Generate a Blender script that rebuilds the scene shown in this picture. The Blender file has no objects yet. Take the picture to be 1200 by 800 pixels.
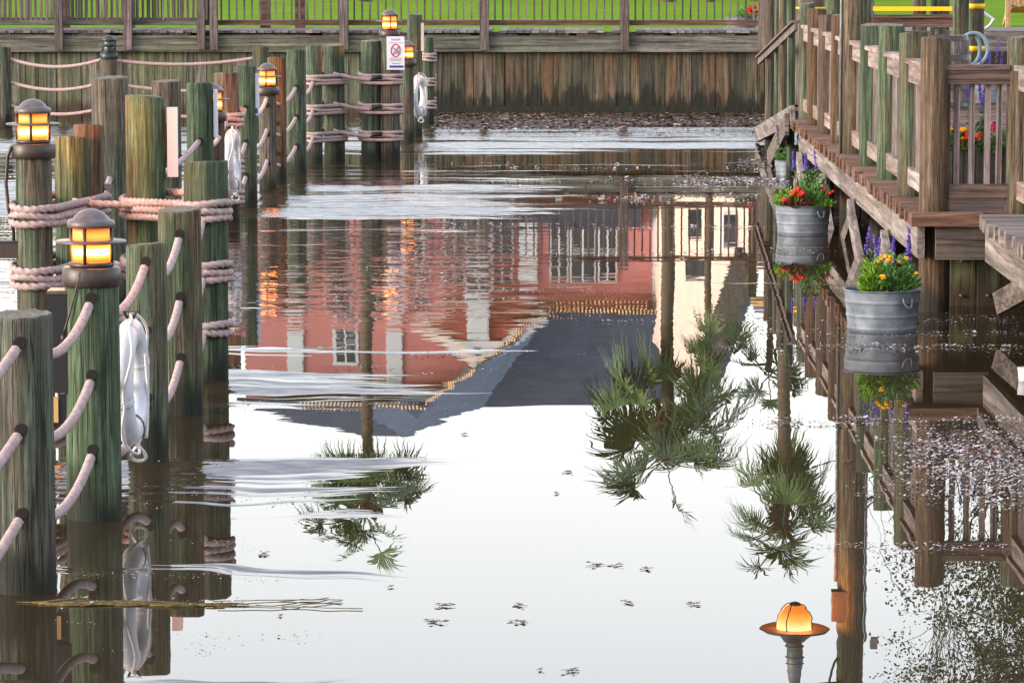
import bpy, math, random
from mathutils import Vector, Matrix
random.seed(7)
R = math.radians
PI = math.pi
sc = bpy.context.scene
COL = sc.collection

# ------------------------------------------------------------------ camera
H = 2.63
F = 4200.0
PITCH = math.atan(452.0/F)
YAW = math.atan(83.0/F*math.cos(PITCH))
cd = bpy.data.cameras.new('camera'); cam = bpy.data.objects.new('camera', cd); COL.objects.link(cam)
cam.location = (0, 0, H)
cam.rotation_euler = (PI/2-PITCH, 0, YAW)
cd.sensor_width = 36.0; cd.lens = 36.0*F/1200.0
cd.clip_start = 0.2; cd.clip_end = 3000
sc.camera = cam
_cm = cam.rotation_euler.to_matrix()
def ray(x, y):
    return _cm @ Vector((x-600.0, 400.0-y, -F))
def at_z(x, y, z=0.0):
    d = ray(x, y); t = (z-H)/d.z
    return Vector((d.x*t, d.y*t, z))
def at_Y(x, y, Y):
    d = ray(x, y); t = Y/d.y
    return Vector((d.x*t, Y, H+d.z*t))
def mir(x, yr, Y):                       # point seen in the water's mirror
    p = at_Y(x, yr, Y); p.z = -p.z
    return p

# ------------------------------------------------------------------ mesh builder
class MB:
    def __init__(s): s.v = []; s.f = []; s.smooth = []; s.mi = []; s.cur = 0; s.sm = False
    def quad(s, a, b, c, d):
        i = len(s.v); s.v += [tuple(a), tuple(b), tuple(c), tuple(d)]; s.face((i, i+1, i+2, i+3))
    def tri(s, a, b, c):
        i = len(s.v); s.v += [tuple(a), tuple(b), tuple(c)]; s.face((i, i+1, i+2))
    def face(s, idx): s.f.append(tuple(idx)); s.smooth.append(s.sm); s.mi.append(s.cur)
    def box(s, x0, x1, y0, y1, z0, z1, M=None):
        i = len(s.v)
        P = [(x0,y0,z0),(x1,y0,z0),(x1,y1,z0),(x0,y1,z0),(x0,y0,z1),(x1,y0,z1),(x1,y1,z1),(x0,y1,z1)]
        if M is not None: P = [tuple(M @ Vector(p)) for p in P]
        s.v += P
        for q in ((0,3,2,1),(4,5,6,7),(0,1,5,4),(1,2,6,5),(2,3,7,6),(3,0,4,7)): s.face([i+k for k in q])
    def bar(s, a, b, w, h, up=(0,0,1)):
        a = Vector(a); b = Vector(b); d = (b-a); L = d.length; d.normalize()
        u = Vector(up); x = d.cross(u)
        if x.length < 1e-5: x = d.cross(Vector((1,0,0)))
        x.normalize(); u = x.cross(d)
        M = Matrix(((x.x,d.x,u.x,a.x),(x.y,d.y,u.y,a.y),(x.z,d.z,u.z,a.z),(0,0,0,1)))
        s.box(-w/2, w/2, 0, L, -h/2, h/2, M)
    def rings(s, rr, closed=False, caps=True):
        n = len(rr[0]); i0 = len(s.v)
        for r in rr: s.v += [tuple(p) for p in r]
        m = len(rr)
        for k in range(m if closed else m-1):
            a = i0+k*n; b = i0+((k+1) % m)*n
            for j in range(n):
                j2 = (j+1) % n
                s.face((a+j, a+j2, b+j2, b+j))
        if caps and not closed:
            o = s.sm; s.sm = False
            s.face([i0+j for j in reversed(range(n))]); s.face([i0+(m-1)*n+j for j in range(n)])
            s.sm = o
    def tube(s, pts, r, n=10, closed=False, rad=None):
        pts = [Vector(p) for p in pts]; m = len(pts); rr = []
        t0 = (pts[1]-pts[0]).normalized()
        u = t0.orthogonal().normalized()
        for k in range(m):
            if closed: t = pts[(k+1) % m]-pts[k-1]
            else: t = pts[min(k+1, m-1)]-pts[max(k-1, 0)]
            t.normalize()
            u = u - t*u.dot(t)
            u.normalize(); w = t.cross(u)
            if callable(r): rk = [r(k, 2*PI*j/n) for j in range(n)]
            else: rk = [(r if rad is None else rad[k])]*n
            rr.append([pts[k]+(u*math.cos(2*PI*j/n)+w*math.sin(2*PI*j/n))*rk[j] for j in range(n)])
        o = s.sm; s.sm = True; s.rings(rr, closed); s.sm = o
    def lathe(s, prof, c=(0,0,0), n=24, M=None, caps=True, smooth=True):
        c = Vector(c); rr = []
        for r, z in prof:
            q = [Vector((r*math.cos(2*PI*j/n), r*math.sin(2*PI*j/n), z)) for j in range(n)]
            if M is not None: q = [M @ p for p in q]
            rr.append([p+c for p in q])
        o = s.sm; s.sm = smooth; s.rings(rr, False, caps); s.sm = o
    def prism(s, poly, d):                    # closed solid: poly extruded by vector d
        poly = [Vector(p) for p in poly]; d = Vector(d); n = len(poly); i = len(s.v)
        s.v += [tuple(p) for p in poly]+[tuple(p+d) for p in poly]
        s.face(range(n)); s.face([i+n+k for k in reversed(range(n))])
        s.f[-2] = tuple(i+k for k in range(n))
        for k in range(n):
            k2 = (k+1) % n
            s.face((i+k2, i+k, i+n+k, i+n+k2))
    def build(s, name, mats, parent=None, origin=None, label=None):
        if not isinstance(mats, (list, tuple)): mats = [mats]
        o3 = Vector(parent.matrix_basis.translation) if parent is not None else (Vector(origin) if origin is not None else Vector((0,0,0)))
        if parent is not None and parent.parent is not None:
            o3 = Vector(parent['_o'])
        me = bpy.data.meshes.new(name)
        me.from_pydata([(x-o3.x, y-o3.y, z-o3.z) for x, y, z in s.v], [], s.f)
        me.polygons.foreach_set('use_smooth', s.smooth)
        me.polygons.foreach_set('material_index', s.mi)
        for m in mats: me.materials.append(m)
        me.update()
        ob = bpy.data.objects.new(name, me); COL.objects.link(ob)
        if parent is not None: ob.parent = parent
        else: ob.location = o3
        ob['_o'] = (o3.x, o3.y, o3.z)
        if label: ob['label'] = label
        return ob

def thing(name, label, cat, loc=(0,0,0), group=None):
    o = bpy.data.objects.new(name, None); COL.objects.link(o); o.empty_display_size = .1
    o.location = loc; o['label'] = label; o['category'] = cat
    if group: o['group'] = group
    o['_o'] = tuple(loc)
    o.matrix_basis.translation = Vector(loc)
    return o
def tag(o, label, cat, group=None, kind=None):
    o['label'] = label; o['category'] = cat
    if group: o['group'] = group
    if kind: o['kind'] = kind
    return o
def struct(o, label=None, cat=None):
    o['kind'] = 'structure'
    if label: o['label'] = label
    if cat: o['category'] = cat
    return o

# ------------------------------------------------------------------ materials
def newmat(name):
    m = bpy.data.materials.new(name); m.use_nodes = True
    nt = m.node_tree; b = nt.nodes['Principled BSDF']
    return m, nt, b
def N(nt, t, **kw):
    n = nt.nodes.new(t)
    for k, v in kw.items(): setattr(n, k, v)
    return n
def L(nt, a, b): nt.links.new(a, b)
def math_n(nt, op, a, b=None, c=None, clamp=False):
    n = N(nt, 'ShaderNodeMath', operation=op); n.use_clamp = clamp
    for i, v in enumerate((a, b, c)):
        if v is None: continue
        if isinstance(v, (int, float)): n.inputs[i].default_value = v
        else: L(nt, v, n.inputs[i])
    return n.outputs[0]
def ramp(nt, fac, stops, interp='LINEAR'):
    n = N(nt, 'ShaderNodeValToRGB'); n.color_ramp.interpolation = interp
    e = n.color_ramp.elements
    while len(e) > 1: e.remove(e[-1])
    e[0].position = stops[0][0]; e[0].color = col(stops[0][1])
    for p, c in stops[1:]:
        q = e.new(p); q.color = col(c)
    if fac is not None: L(nt, fac, n.inputs[0])
    return n.outputs[0]
def col(c):
    if isinstance(c, (int, float)): return (c, c, c, 1)
    return (c[0], c[1], c[2], 1)
def mix(nt, fac, a, b, mode='MIX'):
    n = N(nt, 'ShaderNodeMix', data_type='RGBA', blend_type=mode)
    for s, v in ((n.inputs[0], fac), (n.inputs[6], a), (n.inputs[7], b)):
        if isinstance(v, (int, float)): s.default_value = v
        elif isinstance(v, tuple): s.default_value = col(v)
        else: L(nt, v, s)
    return n.outputs[2]
def noise(nt, vec, scale, detail=4, rough=.55, dim='3D'):
    n = N(nt, 'ShaderNodeTexNoise'); n.inputs['Scale'].default_value = scale
    n.inputs['Detail'].default_value = detail; n.inputs['Roughness'].default_value = rough
    if vec is not None: L(nt, vec, n.inputs['Vector'])
    return n.outputs['Fac']
def vscale(nt, vec, s, off=None):
    n = N(nt, 'ShaderNodeVectorMath', operation='MULTIPLY'); L(nt, vec, n.inputs[0]); n.inputs[1].default_value = s
    if off is None: return n.outputs[0]
    a = N(nt, 'ShaderNodeVectorMath', operation='ADD'); L(nt, n.outputs[0], a.inputs[0]); L(nt, off, a.inputs[1])
    return a.outputs[0]
def plain(name, c, rough=.6, metal=0.0, spec=.4):
    m, nt, b = newmat(name)
    b.inputs['Base Color'].default_value = col(c); b.inputs['Roughness'].default_value = rough
    b.inputs['Metallic'].default_value = metal; b.inputs['Specular IOR Level'].default_value = spec
    return m
def mottled(name, c1, c2, scale=20, rough=.6, metal=0.0, spec=.4, bump=0.0, stretch=(1,1,1)):
    m, nt, b = newmat(name)
    tc = N(nt, 'ShaderNodeTexCoord'); v = vscale(nt, tc.outputs['Object'], stretch)
    f = noise(nt, v, scale, 5, .6)
    L(nt, ramp(nt, f, [(.32, c1), (.68, c2)]), b.inputs['Base Color'])
    b.inputs['Roughness'].default_value = rough; b.inputs['Metallic'].default_value = metal
    b.inputs['Specular IOR Level'].default_value = spec
    if bump:
        bn = N(nt, 'ShaderNodeBump'); bn.inputs['Strength'].default_value = bump; bn.inputs['Distance'].default_value = .01
        L(nt, f, bn.inputs['Height']); L(nt, bn.outputs[0], b.inputs['Normal'])
    return m
def wood(name, cols, axis='Z', island=True, wet=None, green=None, gs=16.0, var=.5, crack=.6, wetcol=(.012,.014,.010), gb=0.0):
    """weathered timber: grain stretched along an axis, board-to-board variation, optional waterline stain"""
    m, nt, b = newmat(name)
    tc = N(nt, 'ShaderNodeTexCoord'); ge = N(nt, 'ShaderNodeNewGeometry'); oi = N(nt, 'ShaderNodeObjectInfo')
    rnd = math_n(nt, 'ADD', ge.outputs['Random Per Island'], oi.outputs['Random']) if island else oi.outputs['Random']
    rv = math_n(nt, 'FRACT', math_n(nt, 'MULTIPLY', rnd, 7.31))
    cx = N(nt, 'ShaderNodeCombineXYZ')
    for k, s in enumerate((31.0, 17.0, 23.0)): L(nt, math_n(nt, 'MULTIPLY', rnd, s), cx.inputs[k])
    st = {'X': (.045,1,1), 'Y': (1,.045,1), 'Z': (1,1,.045)}[axis]
    v = vscale(nt, tc.outputs['Object'], st, cx.outputs[0])
    g1 = noise(nt, v, gs, 6, .62)
    g2 = noise(nt, v, gs*4.2, 3, .6); g3 = noise(nt, vscale(nt, v, (1,1,1)), gs*1.9, 4, .7)
    st2 = {'X': (.25,1,1), 'Y': (1,.25,1), 'Z': (1,1,.25)}[axis]
    big = noise(nt, vscale(nt, tc.outputs['Object'], st2, cx.outputs[0]), 5.0, 4, .6)
    c = ramp(nt, g1, [(.28, cols[0]), (.5, cols[1]), (.72, cols[2])])
    if green is not None:
        gm = ramp(nt, math_n(nt, 'ADD', big, math_n(nt, 'MULTIPLY', math_n(nt, 'SUBTRACT', rv, .5), .42)), [(.47+gb, 1.0), (.66+gb, 0.0)])
        gc = ramp(nt, g1, [(.28, green[0]), (.5, green[1]), (.74, green[2])])
        c = mix(nt, gm, c, gc)
    vv = math_n(nt, 'ADD', math_n(nt, 'MULTIPLY', rv, var), 1-var*.5)
    hs = N(nt, 'ShaderNodeHueSaturation'); L(nt, c, hs.inputs['Color']); L(nt, vv, hs.inputs['Value'])
    L(nt, math_n(nt, 'ADD', math_n(nt, 'MULTIPLY', math_n(nt, 'FRACT', math_n(nt, 'MULTIPLY', rnd, 3.77)), .5), .75), hs.inputs['Saturation'])
    c = hs.outputs[0]
    # drying cracks
    c = mix(nt, 1.0, c, ramp(nt, g3, [(.30, .42), (.52, .95), (.70, 1.3)]), 'MULTIPLY')
    ck = ramp(nt, g2, [(.33, 1.0), (.43, 0.0)])
    c = mix(nt, math_n(nt, 'MULTIPLY', ck, crack), c, (.018,.014,.011))
    lst = {'X': (.016,1,1), 'Y': (1,.016,1), 'Z': (1,1,.016)}[axis]
    g4 = noise(nt, vscale(nt, tc.outputs['Object'], lst, cx.outputs[0]), gs*.75, 2, .5)
    lc = ramp(nt, math_n(nt, 'ABSOLUTE', math_n(nt, 'SUBTRACT', g4, .56)), [(0.0, 1.0), (.010, .8), (.020, 0.0)])
    c = mix(nt, math_n(nt, 'MULTIPLY', lc, crack), c, (.014,.011,.009))
    # blotches
    bl = ramp(nt, noise(nt, tc.outputs['Object'], 9.0, 5, .65), [(.36, .62), (.62, 1.0)])
    c = mix(nt, .55, c, mix(nt, 1.0, c, bl, 'MULTIPLY'))
    rough = .78
    if wet is not None:
        sp = N(nt, 'ShaderNodeSeparateXYZ'); L(nt, ge.outputs['Position'], sp.inputs[0])
        stn = noise(nt, vscale(nt, ge.outputs['Position'], (1,1,.12)), 7.0, 5, .65)
        lvl = math_n(nt, 'SUBTRACT', sp.outputs[2], math_n(nt, 'MULTIPLY', math_n(nt, 'SUBTRACT', stn, .3), wet*2.2))
        wm = N(nt, 'ShaderNodeMapRange'); wm.interpolation_type = 'SMOOTHSTEP'
        wm.inputs[1].default_value = .14; wm.inputs[2].default_value = -.04
        wm.inputs[3].default_value = 0; wm.inputs[4].default_value = 1; L(nt, lvl, wm.inputs[0])
        c = mix(nt, math_n(nt, 'MULTIPLY', wm.outputs[0], .88), c, wetcol)
    L(nt, c, b.inputs['Base Color']); b.inputs['Roughness'].default_value = rough
    b.inputs['Specular IOR Level'].default_value = .25
    bn = N(nt, 'ShaderNodeBump'); bn.inputs['Strength'].default_value = .55; bn.inputs['Distance'].default_value = .012
    L(nt, math_n(nt, 'ADD', g1, math_n(nt, 'ADD', math_n(nt, 'MULTIPLY', ck, -.5), math_n(nt, 'MULTIPLY', lc, -.9))), bn.inputs['Height']); L(nt, bn.outputs[0], b.inputs['Normal'])
    return m

M = {}
GRN = [(.022,.036,.022), (.075,.108,.066), (.175,.215,.145)]
BRN = [(.030,.021,.014), (.105,.080,.055), (.21,.165,.115)]
M['pile'] = wood('piling_wood', BRN, 'Z', True, wet=.30, green=GRN, gs=34, var=.4, crack=.8)
M['pile_green'] = wood('green_piling_wood', BRN, 'Z', True, wet=.30, green=GRN, gs=34, var=.4, crack=.8, gb=.14)
M['pile_brown'] = wood('brown_piling_wood', [(.035,.022,.014),(.105,.070,.045),(.20,.15,.10)], 'Z', True, wet=.26, gs=34, var=.35)
M['pile_top'] = mottled('end_grain', (.05,.04,.028), (.16,.14,.10), 40, .85)
M['hole'] = plain('rope_hole_dark', (.012,.009,.007), .9)
M['bulk'] = wood('bulkhead_boards', [(.03,.018,.011),(.10,.066,.042),(.185,.135,.09)], 'Z', True, wet=.66, green=[(.035,.034,.022),(.10,.09,.06),(.18,.165,.115)], gs=12, var=.7)
M['bulk_left'] = wood('bulkhead_boards_pale', [(.045,.032,.022),(.15,.13,.085),(.25,.23,.17)], 'Z', True, wet=.3, green=[(.05,.06,.035),(.15,.16,.10),(.24,.25,.17)], gs=12, var=.7, wetcol=(.05,.03,.02))
M['beamX'] = wood('grey_beam', [(.06,.055,.045),(.15,.14,.115),(.24,.225,.19)], 'X', True, gs=14, var=.25, green=[(.05,.055,.04),(.13,.14,.105),(.2,.21,.16)])
M['railX'] = wood('rail_brown', [(.05,.028,.022),(.14,.085,.068),(.22,.15,.12)], 'X', True, gs=16, var=.3)
M['railY'] = wood('rail_silver', [(.12,.085,.075),(.30,.235,.215),(.45,.37,.345)], 'Y', True, gs=16, var=.3, crack=.4)
M['railZ'] = wood('picket_wood', [(.055,.04,.036),(.16,.125,.115),(.26,.215,.20)], 'Z', True, gs=18, var=.35)
M['picketpale'] = wood('picket_pale', [(.10,.075,.07),(.27,.215,.205),(.40,.33,.32)], 'Z', True, gs=18, var=.3)
M['plankX'] = wood('deck_plank', [(.05,.024,.017),(.165,.088,.062),(.30,.18,.135)], 'X', True, gs=16, var=.6)
M['plankgrey'] = wood('deck_plank_grey', [(.09,.07,.062),(.22,.185,.17),(.36,.31,.29)], 'X', True, gs=14, var=.5)
M['fasciaY'] = wood('fascia_grey', [(.10,.08,.07),(.24,.205,.185),(.38,.335,.31)], 'Y', True, gs=10, var=.25, crack=.35)
M['fasciaX'] = wood('fascia_end', [(.06,.042,.034),(.17,.135,.115),(.28,.235,.205)], 'X', True, gs=9, var=.2)
M['orangewood'] = wood('bench_wood', [(.28,.12,.03),(.48,.24,.07),(.6,.34,.12)], 'Z', True, gs=12, var=.2, crack=.2)
M['barrelwood'] = wood('barrel_staves', [(.08,.065,.055),(.2,.17,.15),(.32,.28,.255)], 'Z', True, gs=14, var=.3)
M['planterwood'] = wood('planter_wood', [(.02,.018,.015),(.06,.055,.047),(.11,.10,.088)], 'Z', True, gs=16, var=.5)
M['rope'] = mottled('dock_rope', (.27,.195,.19), (.46,.355,.345), 30, .85, spec=.2)
M['rope_far'] = mottled('dock_rope_thin', (.30,.205,.20), (.43,.31,.30), 30, .85, spec=.2)
M['black'] = plain('black_plastic', (.012,.012,.014), .45)
M['sleeve'] = plain('black_sleeve', (.01,.01,.011), .5)
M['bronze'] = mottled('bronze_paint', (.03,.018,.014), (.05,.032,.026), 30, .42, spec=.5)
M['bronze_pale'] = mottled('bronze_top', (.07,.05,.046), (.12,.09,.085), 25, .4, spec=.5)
M['darklamp'] = plain('dark_lamp_metal', (.02,.03,.03), .4)
M['darkglass'] = plain('unlit_lens', (.06,.08,.08), .15)
M['white'] = mottled('white_plastic', (.48,.49,.53), (.62,.63,.66), 14, .4)
M['cordwhite'] = plain('white_cord', (.55,.55,.56), .8)
M['signwhite'] = plain('sign_white', (.58,.57,.64), .5)
M['signside'] = plain('sign_face', (.50,.54,.62), .5)
M['signblue'] = plain('sign_blue', (.03,.04,.24), .5)
M['signred'] = plain('sign_red', (.42,.02,.05), .5)
M['signgrey'] = plain('sign_text_grey', (.22,.22,.36), .5)
M['tan'] = plain('tan_box', (.50,.31,.12), .6)
M['galv'] = mottled('galvanised_steel', (.085,.105,.135), (.28,.32,.37), 6, .6, metal=.2, bump=.12)
M['galvdark'] = mottled('galvanised_dark', (.11,.12,.13), (.24,.25,.26), 12, .55, metal=.3)
M['soil'] = mottled('soil', (.012,.009,.006), (.035,.025,.018), 60, .95)
M['leaf_lime'] = mottled('leaf_lime', (.11,.24,.012), (.20,.36,.03), 30, .6)
M['leaf_mid'] = mottled('leaf_mid', (.06,.16,.035), (.13,.28,.07), 30, .6)
M['leaf_dark'] = mottled('leaf_dark', (.02,.065,.018), (.06,.14,.03), 30, .6)
M['leaf_bronze'] = mottled('leaf_bronze', (.06,.022,.012), (.13,.045,.02), 30, .6)
M['red'] = mottled('red_petals', (.55,.01,.012), (.75,.045,.02), 60, .6)
M['yellow'] = mottled('yellow_petals', (.75,.30,.006), (.85,.45,.02), 80, .6)
M['purple'] = mottled('purple_florets', (.085,.035,.33), (.16,.08,.5), 90, .6)
M['pinkfl'] = plain('pink_petals', (.6,.04,.12), .6)
M['tape'] = plain('caution_tape', (.82,.50,.01), .45)
M['tapeink'] = plain('tape_print', (.25,.14,.01), .5)
M['hose'] = plain('hose_blue', (.17,.26,.29), .4)
M['steel'] = plain('bright_steel', (.55,.58,.62), .3, .6)
M['bark'] = wood('tree_bark', [(.03,.022,.016),(.08,.062,.048),(.14,.115,.09)], 'Z', False, gs=10, var=.1)
M['palmtrunk'] = mottled('palm_trunk', (.075,.052,.038), (.155,.115,.088), 6, .9, bump=.4, stretch=(1,1,3))
M['palmboot'] = mottled('palm_boots', (.09,.05,.022), (.20,.12,.055), 9, .9)
M['palmleaf'] = mottled('palm_frond', (.05,.095,.024), (.115,.18,.05), 3, .5)
M['oakleaf'] = mottled('oak_leaf', (.022,.04,.012), (.06,.085,.022), 2, .6)
M['window'] = plain('window_pane', (.02,.025,.03), .08, spec=.6)
M['trim'] = plain('white_trim', (.62,.63,.70), .6)
M['slate'] = mottled('roof_shingle', (.014,.022,.036), (.036,.050,.078), 9, .85, stretch=(1,6,6))
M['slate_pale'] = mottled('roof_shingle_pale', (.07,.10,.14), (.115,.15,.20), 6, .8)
M['cream'] = mottled('sunlit_cream_siding', (.70,.56,.43), (.80,.66,.52), 2, .8)  # cream tone carries the sunlit look of the wall in its colour
M['palepink'] = mottled('pale_pink_siding', (.74,.55,.48), (.82,.63,.55), 2, .8)
def siding(name, c1, c2, freq=5.0, dark=.4):
    m, nt, b = newmat(name)
    ge = N(nt, 'ShaderNodeNewGeometry'); sp = N(nt, 'ShaderNodeSeparateXYZ'); L(nt, ge.outputs['Position'], sp.inputs[0])
    fr = math_n(nt, 'FRACT', math_n(nt, 'MULTIPLY', sp.outputs[2], freq))
    f = ramp(nt, fr, [(0.0, 1.0), (.08, 0.0), (.92, 0.0), (1.0, 1.0)])
    base = ramp(nt, noise(nt, ge.outputs['Position'], 1.2, 4), [(.3, c1), (.7, c2)])
    L(nt, mix(nt, math_n(nt, 'MULTIPLY', f, dark), base, (c1[0]*.4, c1[1]*.4, c1[2]*.4)), b.inputs['Base Color'])
    b.inputs['Roughness'].default_value = .75
    return m
M['pink'] = siding('pink_siding', (.50,.185,.185), (.57,.225,.22))
M['pinkred'] = siding('red_siding', (.40,.085,.05), (.46,.115,.07))
M['slate'] = siding('roof_shingle', (.014,.022,.037), (.034,.048,.074), 4.2, .55)
M['slate_pale'] = siding('roof_shingle_pale', (.07,.10,.14), (.115,.15,.20), 4.2, .35)  # lighter copy of the slate, for a roof face lit differently
def emit(name, c, s):
    m, nt, b = newmat(name)
    b.inputs['Base Color'].default_value = col((.4,.3,.2)); b.inputs['Emission Color'].default_value = col(c)
    b.inputs['Emission Strength'].default_value = s
    return m
GLOBE_STOPS = [(.25,(.5,.12,.008)),(.33,(.7,.26,.035)),(.40,(1.0,.62,.25)),(.47,(1.0,.8,.45)),(.53,(.8,.32,.05)),(.56,(.5,.10,.006))]
def lens(name, stops, power=2.2, off=0.0):                 # frosted glass lit by the bulb behind it: brightest at the bulb's height
    m, nt, b = newmat(name)
    tc = N(nt, 'ShaderNodeTexCoord'); sp = N(nt, 'ShaderNodeSeparateXYZ'); L(nt, tc.outputs['Object'], sp.inputs[0])
    L(nt, ramp(nt, math_n(nt, 'ADD', sp.outputs[2], off), stops), b.inputs['Emission Color']); b.inputs['Emission Strength'].default_value = power
    b.inputs['Base Color'].default_value = col((.3,.15,.04)); return m
M['glow'] = lens('lit_lens', [(.07,(.25,.018,.001)),(.085,(.55,.055,.004)),(.098,(.8,.15,.016)),(.111,(1.0,.62,.26)),(.122,(1.0,.66,.30)),(.135,(.8,.15,.016)),(.150,(.55,.06,.004)),(.165,(.25,.02,.001))], 4.4)
M['glow_up'] = lens('lit_lens_amber', [(.165,(.40,.055,.004)),(.19,(.55,.115,.012)),(.208,(.45,.075,.006)),(.226,(.22,.022,.001))], 2.8)
M['globe'] = lens('lit_globe', GLOBE_STOPS, 2.6, 1.0)
M['string'] = emit('string_bulbs', (1.0,.46,.13), .62)
def lamp_light(x, y, z, e, parent, r=.07):
    ld = bpy.data.lights.new('bulb', 'POINT'); o = bpy.data.objects.new('bulb', ld); COL.objects.link(o)
    ld.energy = e; ld.color = (1.0,.31,.04); ld.shadow_soft_size = r
    o3 = Vector(parent['_o']); o.parent = parent; o.location = (x-o3.x, y-o3.y, z-o3.z)

def grass_mat():
    m, nt, b = newmat('lawn_grass')
    ge = N(nt, 'ShaderNodeNewGeometry')
    f1 = noise(nt, ge.outputs['Position'], .5, 4); f2 = noise(nt, vscale(nt, ge.outputs['Position'], (1,.25,1)), 14, 5, .7)
    c = mix(nt, .5, ramp(nt, f1, [(.3, (.085,.16,.015)), (.7, (.15,.245,.028))]), ramp(nt, f2, [(.3, (.05,.11,.01)), (.7, (.21,.33,.05))]))
    L(nt, c, b.inputs['Base Color']); b.inputs['Roughness'].default_value = 1.0; b.inputs['Specular IOR Level'].default_value = 0.0
    return m
M['grass'] = grass_mat()

def water_mat():
    """flood water: dark brown body under a mirror surface; patches of wind ripple between glassy calm"""
    m, nt, b = newmat('flood_water')
    ge = N(nt, 'ShaderNodeNewGeometry'); P = ge.outputs['Position']
    sp = N(nt, 'ShaderNodeSeparateXYZ'); L(nt, P, sp.inputs[0])
    X, Y = sp.outputs[0], sp.outputs[1]
    YM = 64.0
    yy = math_n(nt, 'DIVIDE', Y, YM)
    def prof(st): 
        return ramp(nt, yy, [(p/YM, v) for p, v in st])
    left = prof([(12.4,.06),(12.6,.46),(13.2,.46),(13.6,.22),(14.3,.14),(14.9,.20),(15.05,.42),(15.35,.42),(15.6,.16),(16.4,.16),(16.8,.54),(18.5,.54),(18.9,.12),(20.5,.10),(20.8,.56),(22.6,.56),(22.9,.18),(23.3,.34),(24.0,.34),(24.4,.16),(33.5,.22),(35.2,.36),(36.0,.62),(41.5,.62),(43,.42),(45,.36),(47.0,.36),(48.5,.62),(51,.66),(55.0,.66),(56.0,.2)])
    right = prof([(12.4,.0),(22,.03),(30,.12),(34,.22),(38,.28),(42,.30),(47.5,.28),(49.2,.62),(51,.66),(55.0,.66),(56.0,.2)])
    # left/right blend, boundary wandering with distance
    w = noise(nt, vscale(nt, P, (.0,.35,0)), 1.0, 2)
    xb = N(nt, 'ShaderNodeMapRange'); xb.interpolation_type = 'SMOOTHSTEP'
    L(nt, math_n(nt, 'ADD', X, math_n(nt, 'MULTIPLY', math_n(nt, 'SUBTRACT', w, .5), 2.4)), xb.inputs[0])
    xb.inputs[1].default_value = -1.35; xb.inputs[2].default_value = .25
    frac = mix(nt, xb.outputs[0], left, right)
    wcomb = N(nt, 'ShaderNodeCombineXYZ'); L(nt, math_n(nt, 'MULTIPLY', math_n(nt, 'SUBTRACT', noise(nt, vscale(nt, P, (.45,.30,1)), 1.0, 3, .6), .5), 1.5), wcomb.inputs[1])
    wadd = N(nt, 'ShaderNodeVectorMath', operation='ADD'); L(nt, P, wadd.inputs[0]); L(nt, wcomb.outputs[0], wadd.inputs[1]); PW = wadd.outputs[0]
    n1 = noise(nt, vscale(nt, PW, (.075,.85,1)), 1.0, 5, .66)
    n2 = noise(nt, vscale(nt, PW, (.13,2.3,1)), 1.0, 5, .7)
    n3 = noise(nt, vscale(nt, PW, (.55,9.5,1)), 1.0, 3, .65)
    nn = math_n(nt, 'ADD', math_n(nt, 'SUBTRACT', math_n(nt, 'MULTIPLY', n3, .26), .24), math_n(nt, 'ADD', math_n(nt, 'MULTIPLY', n1, .60), math_n(nt, 'MULTIPLY', n2, .62)))
    # frac 0..1 -> threshold over the noise's range .3...7
    thr = math_n(nt, 'SUBTRACT', .72, math_n(nt, 'MULTIPLY', frac, .44))
    sm = N(nt, 'ShaderNodeMapRange'); sm.interpolation_type = 'SMOOTHSTEP'
    L(nt, math_n(nt, 'SUBTRACT', nn, thr), sm.inputs[0])
    sm.inputs[1].default_value = -.02; sm.inputs[2].default_value = .06
    streak = sm.outputs[0]
    # wavy zone: small swell left of the channel at mid distance
    wv = prof([(12,.0),(22,.03),(24.3,.06),(25.2,.20),(26.6,.75),(30,1.0),(34.0,.9),(36,.35),(46,.25),(57,.1)])
    xw = N(nt, 'ShaderNodeMapRange'); xw.interpolation_type = 'SMOOTHSTEP'; L(nt, X, xw.inputs[0])
    xw.inputs[1].default_value = .0; xw.inputs[2].default_value = -1.5; xw.inputs[3].default_value = .06; xw.inputs[4].default_value = 1
    wavy = math_n(nt, 'MULTIPLY', wv, xw.outputs[0])
    xl = N(nt, 'ShaderNodeMapRange'); xl.interpolation_type = 'SMOOTHSTEP'; L(nt, X, xl.inputs[0])
    xl.inputs[1].default_value = -3.3; xl.inputs[2].default_value = -4.3
    wavy = math_n(nt, 'MAXIMUM', wavy, xl.outputs[0])
    def sn(vec, s):                       # signed noise
        return math_n(nt, 'SUBTRACT', noise(nt, vec, s, 2, .5), .5)
    cy = sn(vscale(nt, P, (.7,2.6,1)), 1.0)
    cxn = sn(vscale(nt, P, (1.1,3.2,1)), 1.3)
    wy = math_n(nt, 'ADD', sn(vscale(nt, P, (.9,4.2,1)), 1.0), math_n(nt, 'MULTIPLY', sn(vscale(nt, P, (3.0,13.0,1)), 1.0), .9))
    wx = sn(vscale(nt, P, (2.2,5.0,1)), 1.3)
    ry = noise(nt, vscale(nt, P, (5.0,16.0,1)), 1.0, 3, .6)
    rx = sn(vscale(nt, P, (9.0,16.0,1)), 1.0)
    ny = math_n(nt, 'ADD', math_n(nt, 'MULTIPLY', cy, .0024), math_n(nt, 'MULTIPLY', math_n(nt, 'MULTIPLY', wy, wavy), .10))
    ny = math_n(nt, 'SUBTRACT', ny, math_n(nt, 'MULTIPLY', streak, math_n(nt, 'ADD', math_n(nt, 'MULTIPLY', ry, .24), .02)))
    nx = math_n(nt, 'ADD', math_n(nt, 'MULTIPLY', cxn, .006), math_n(nt, 'MULTIPLY', math_n(nt, 'MULTIPLY', wx, wavy), .07))
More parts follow.
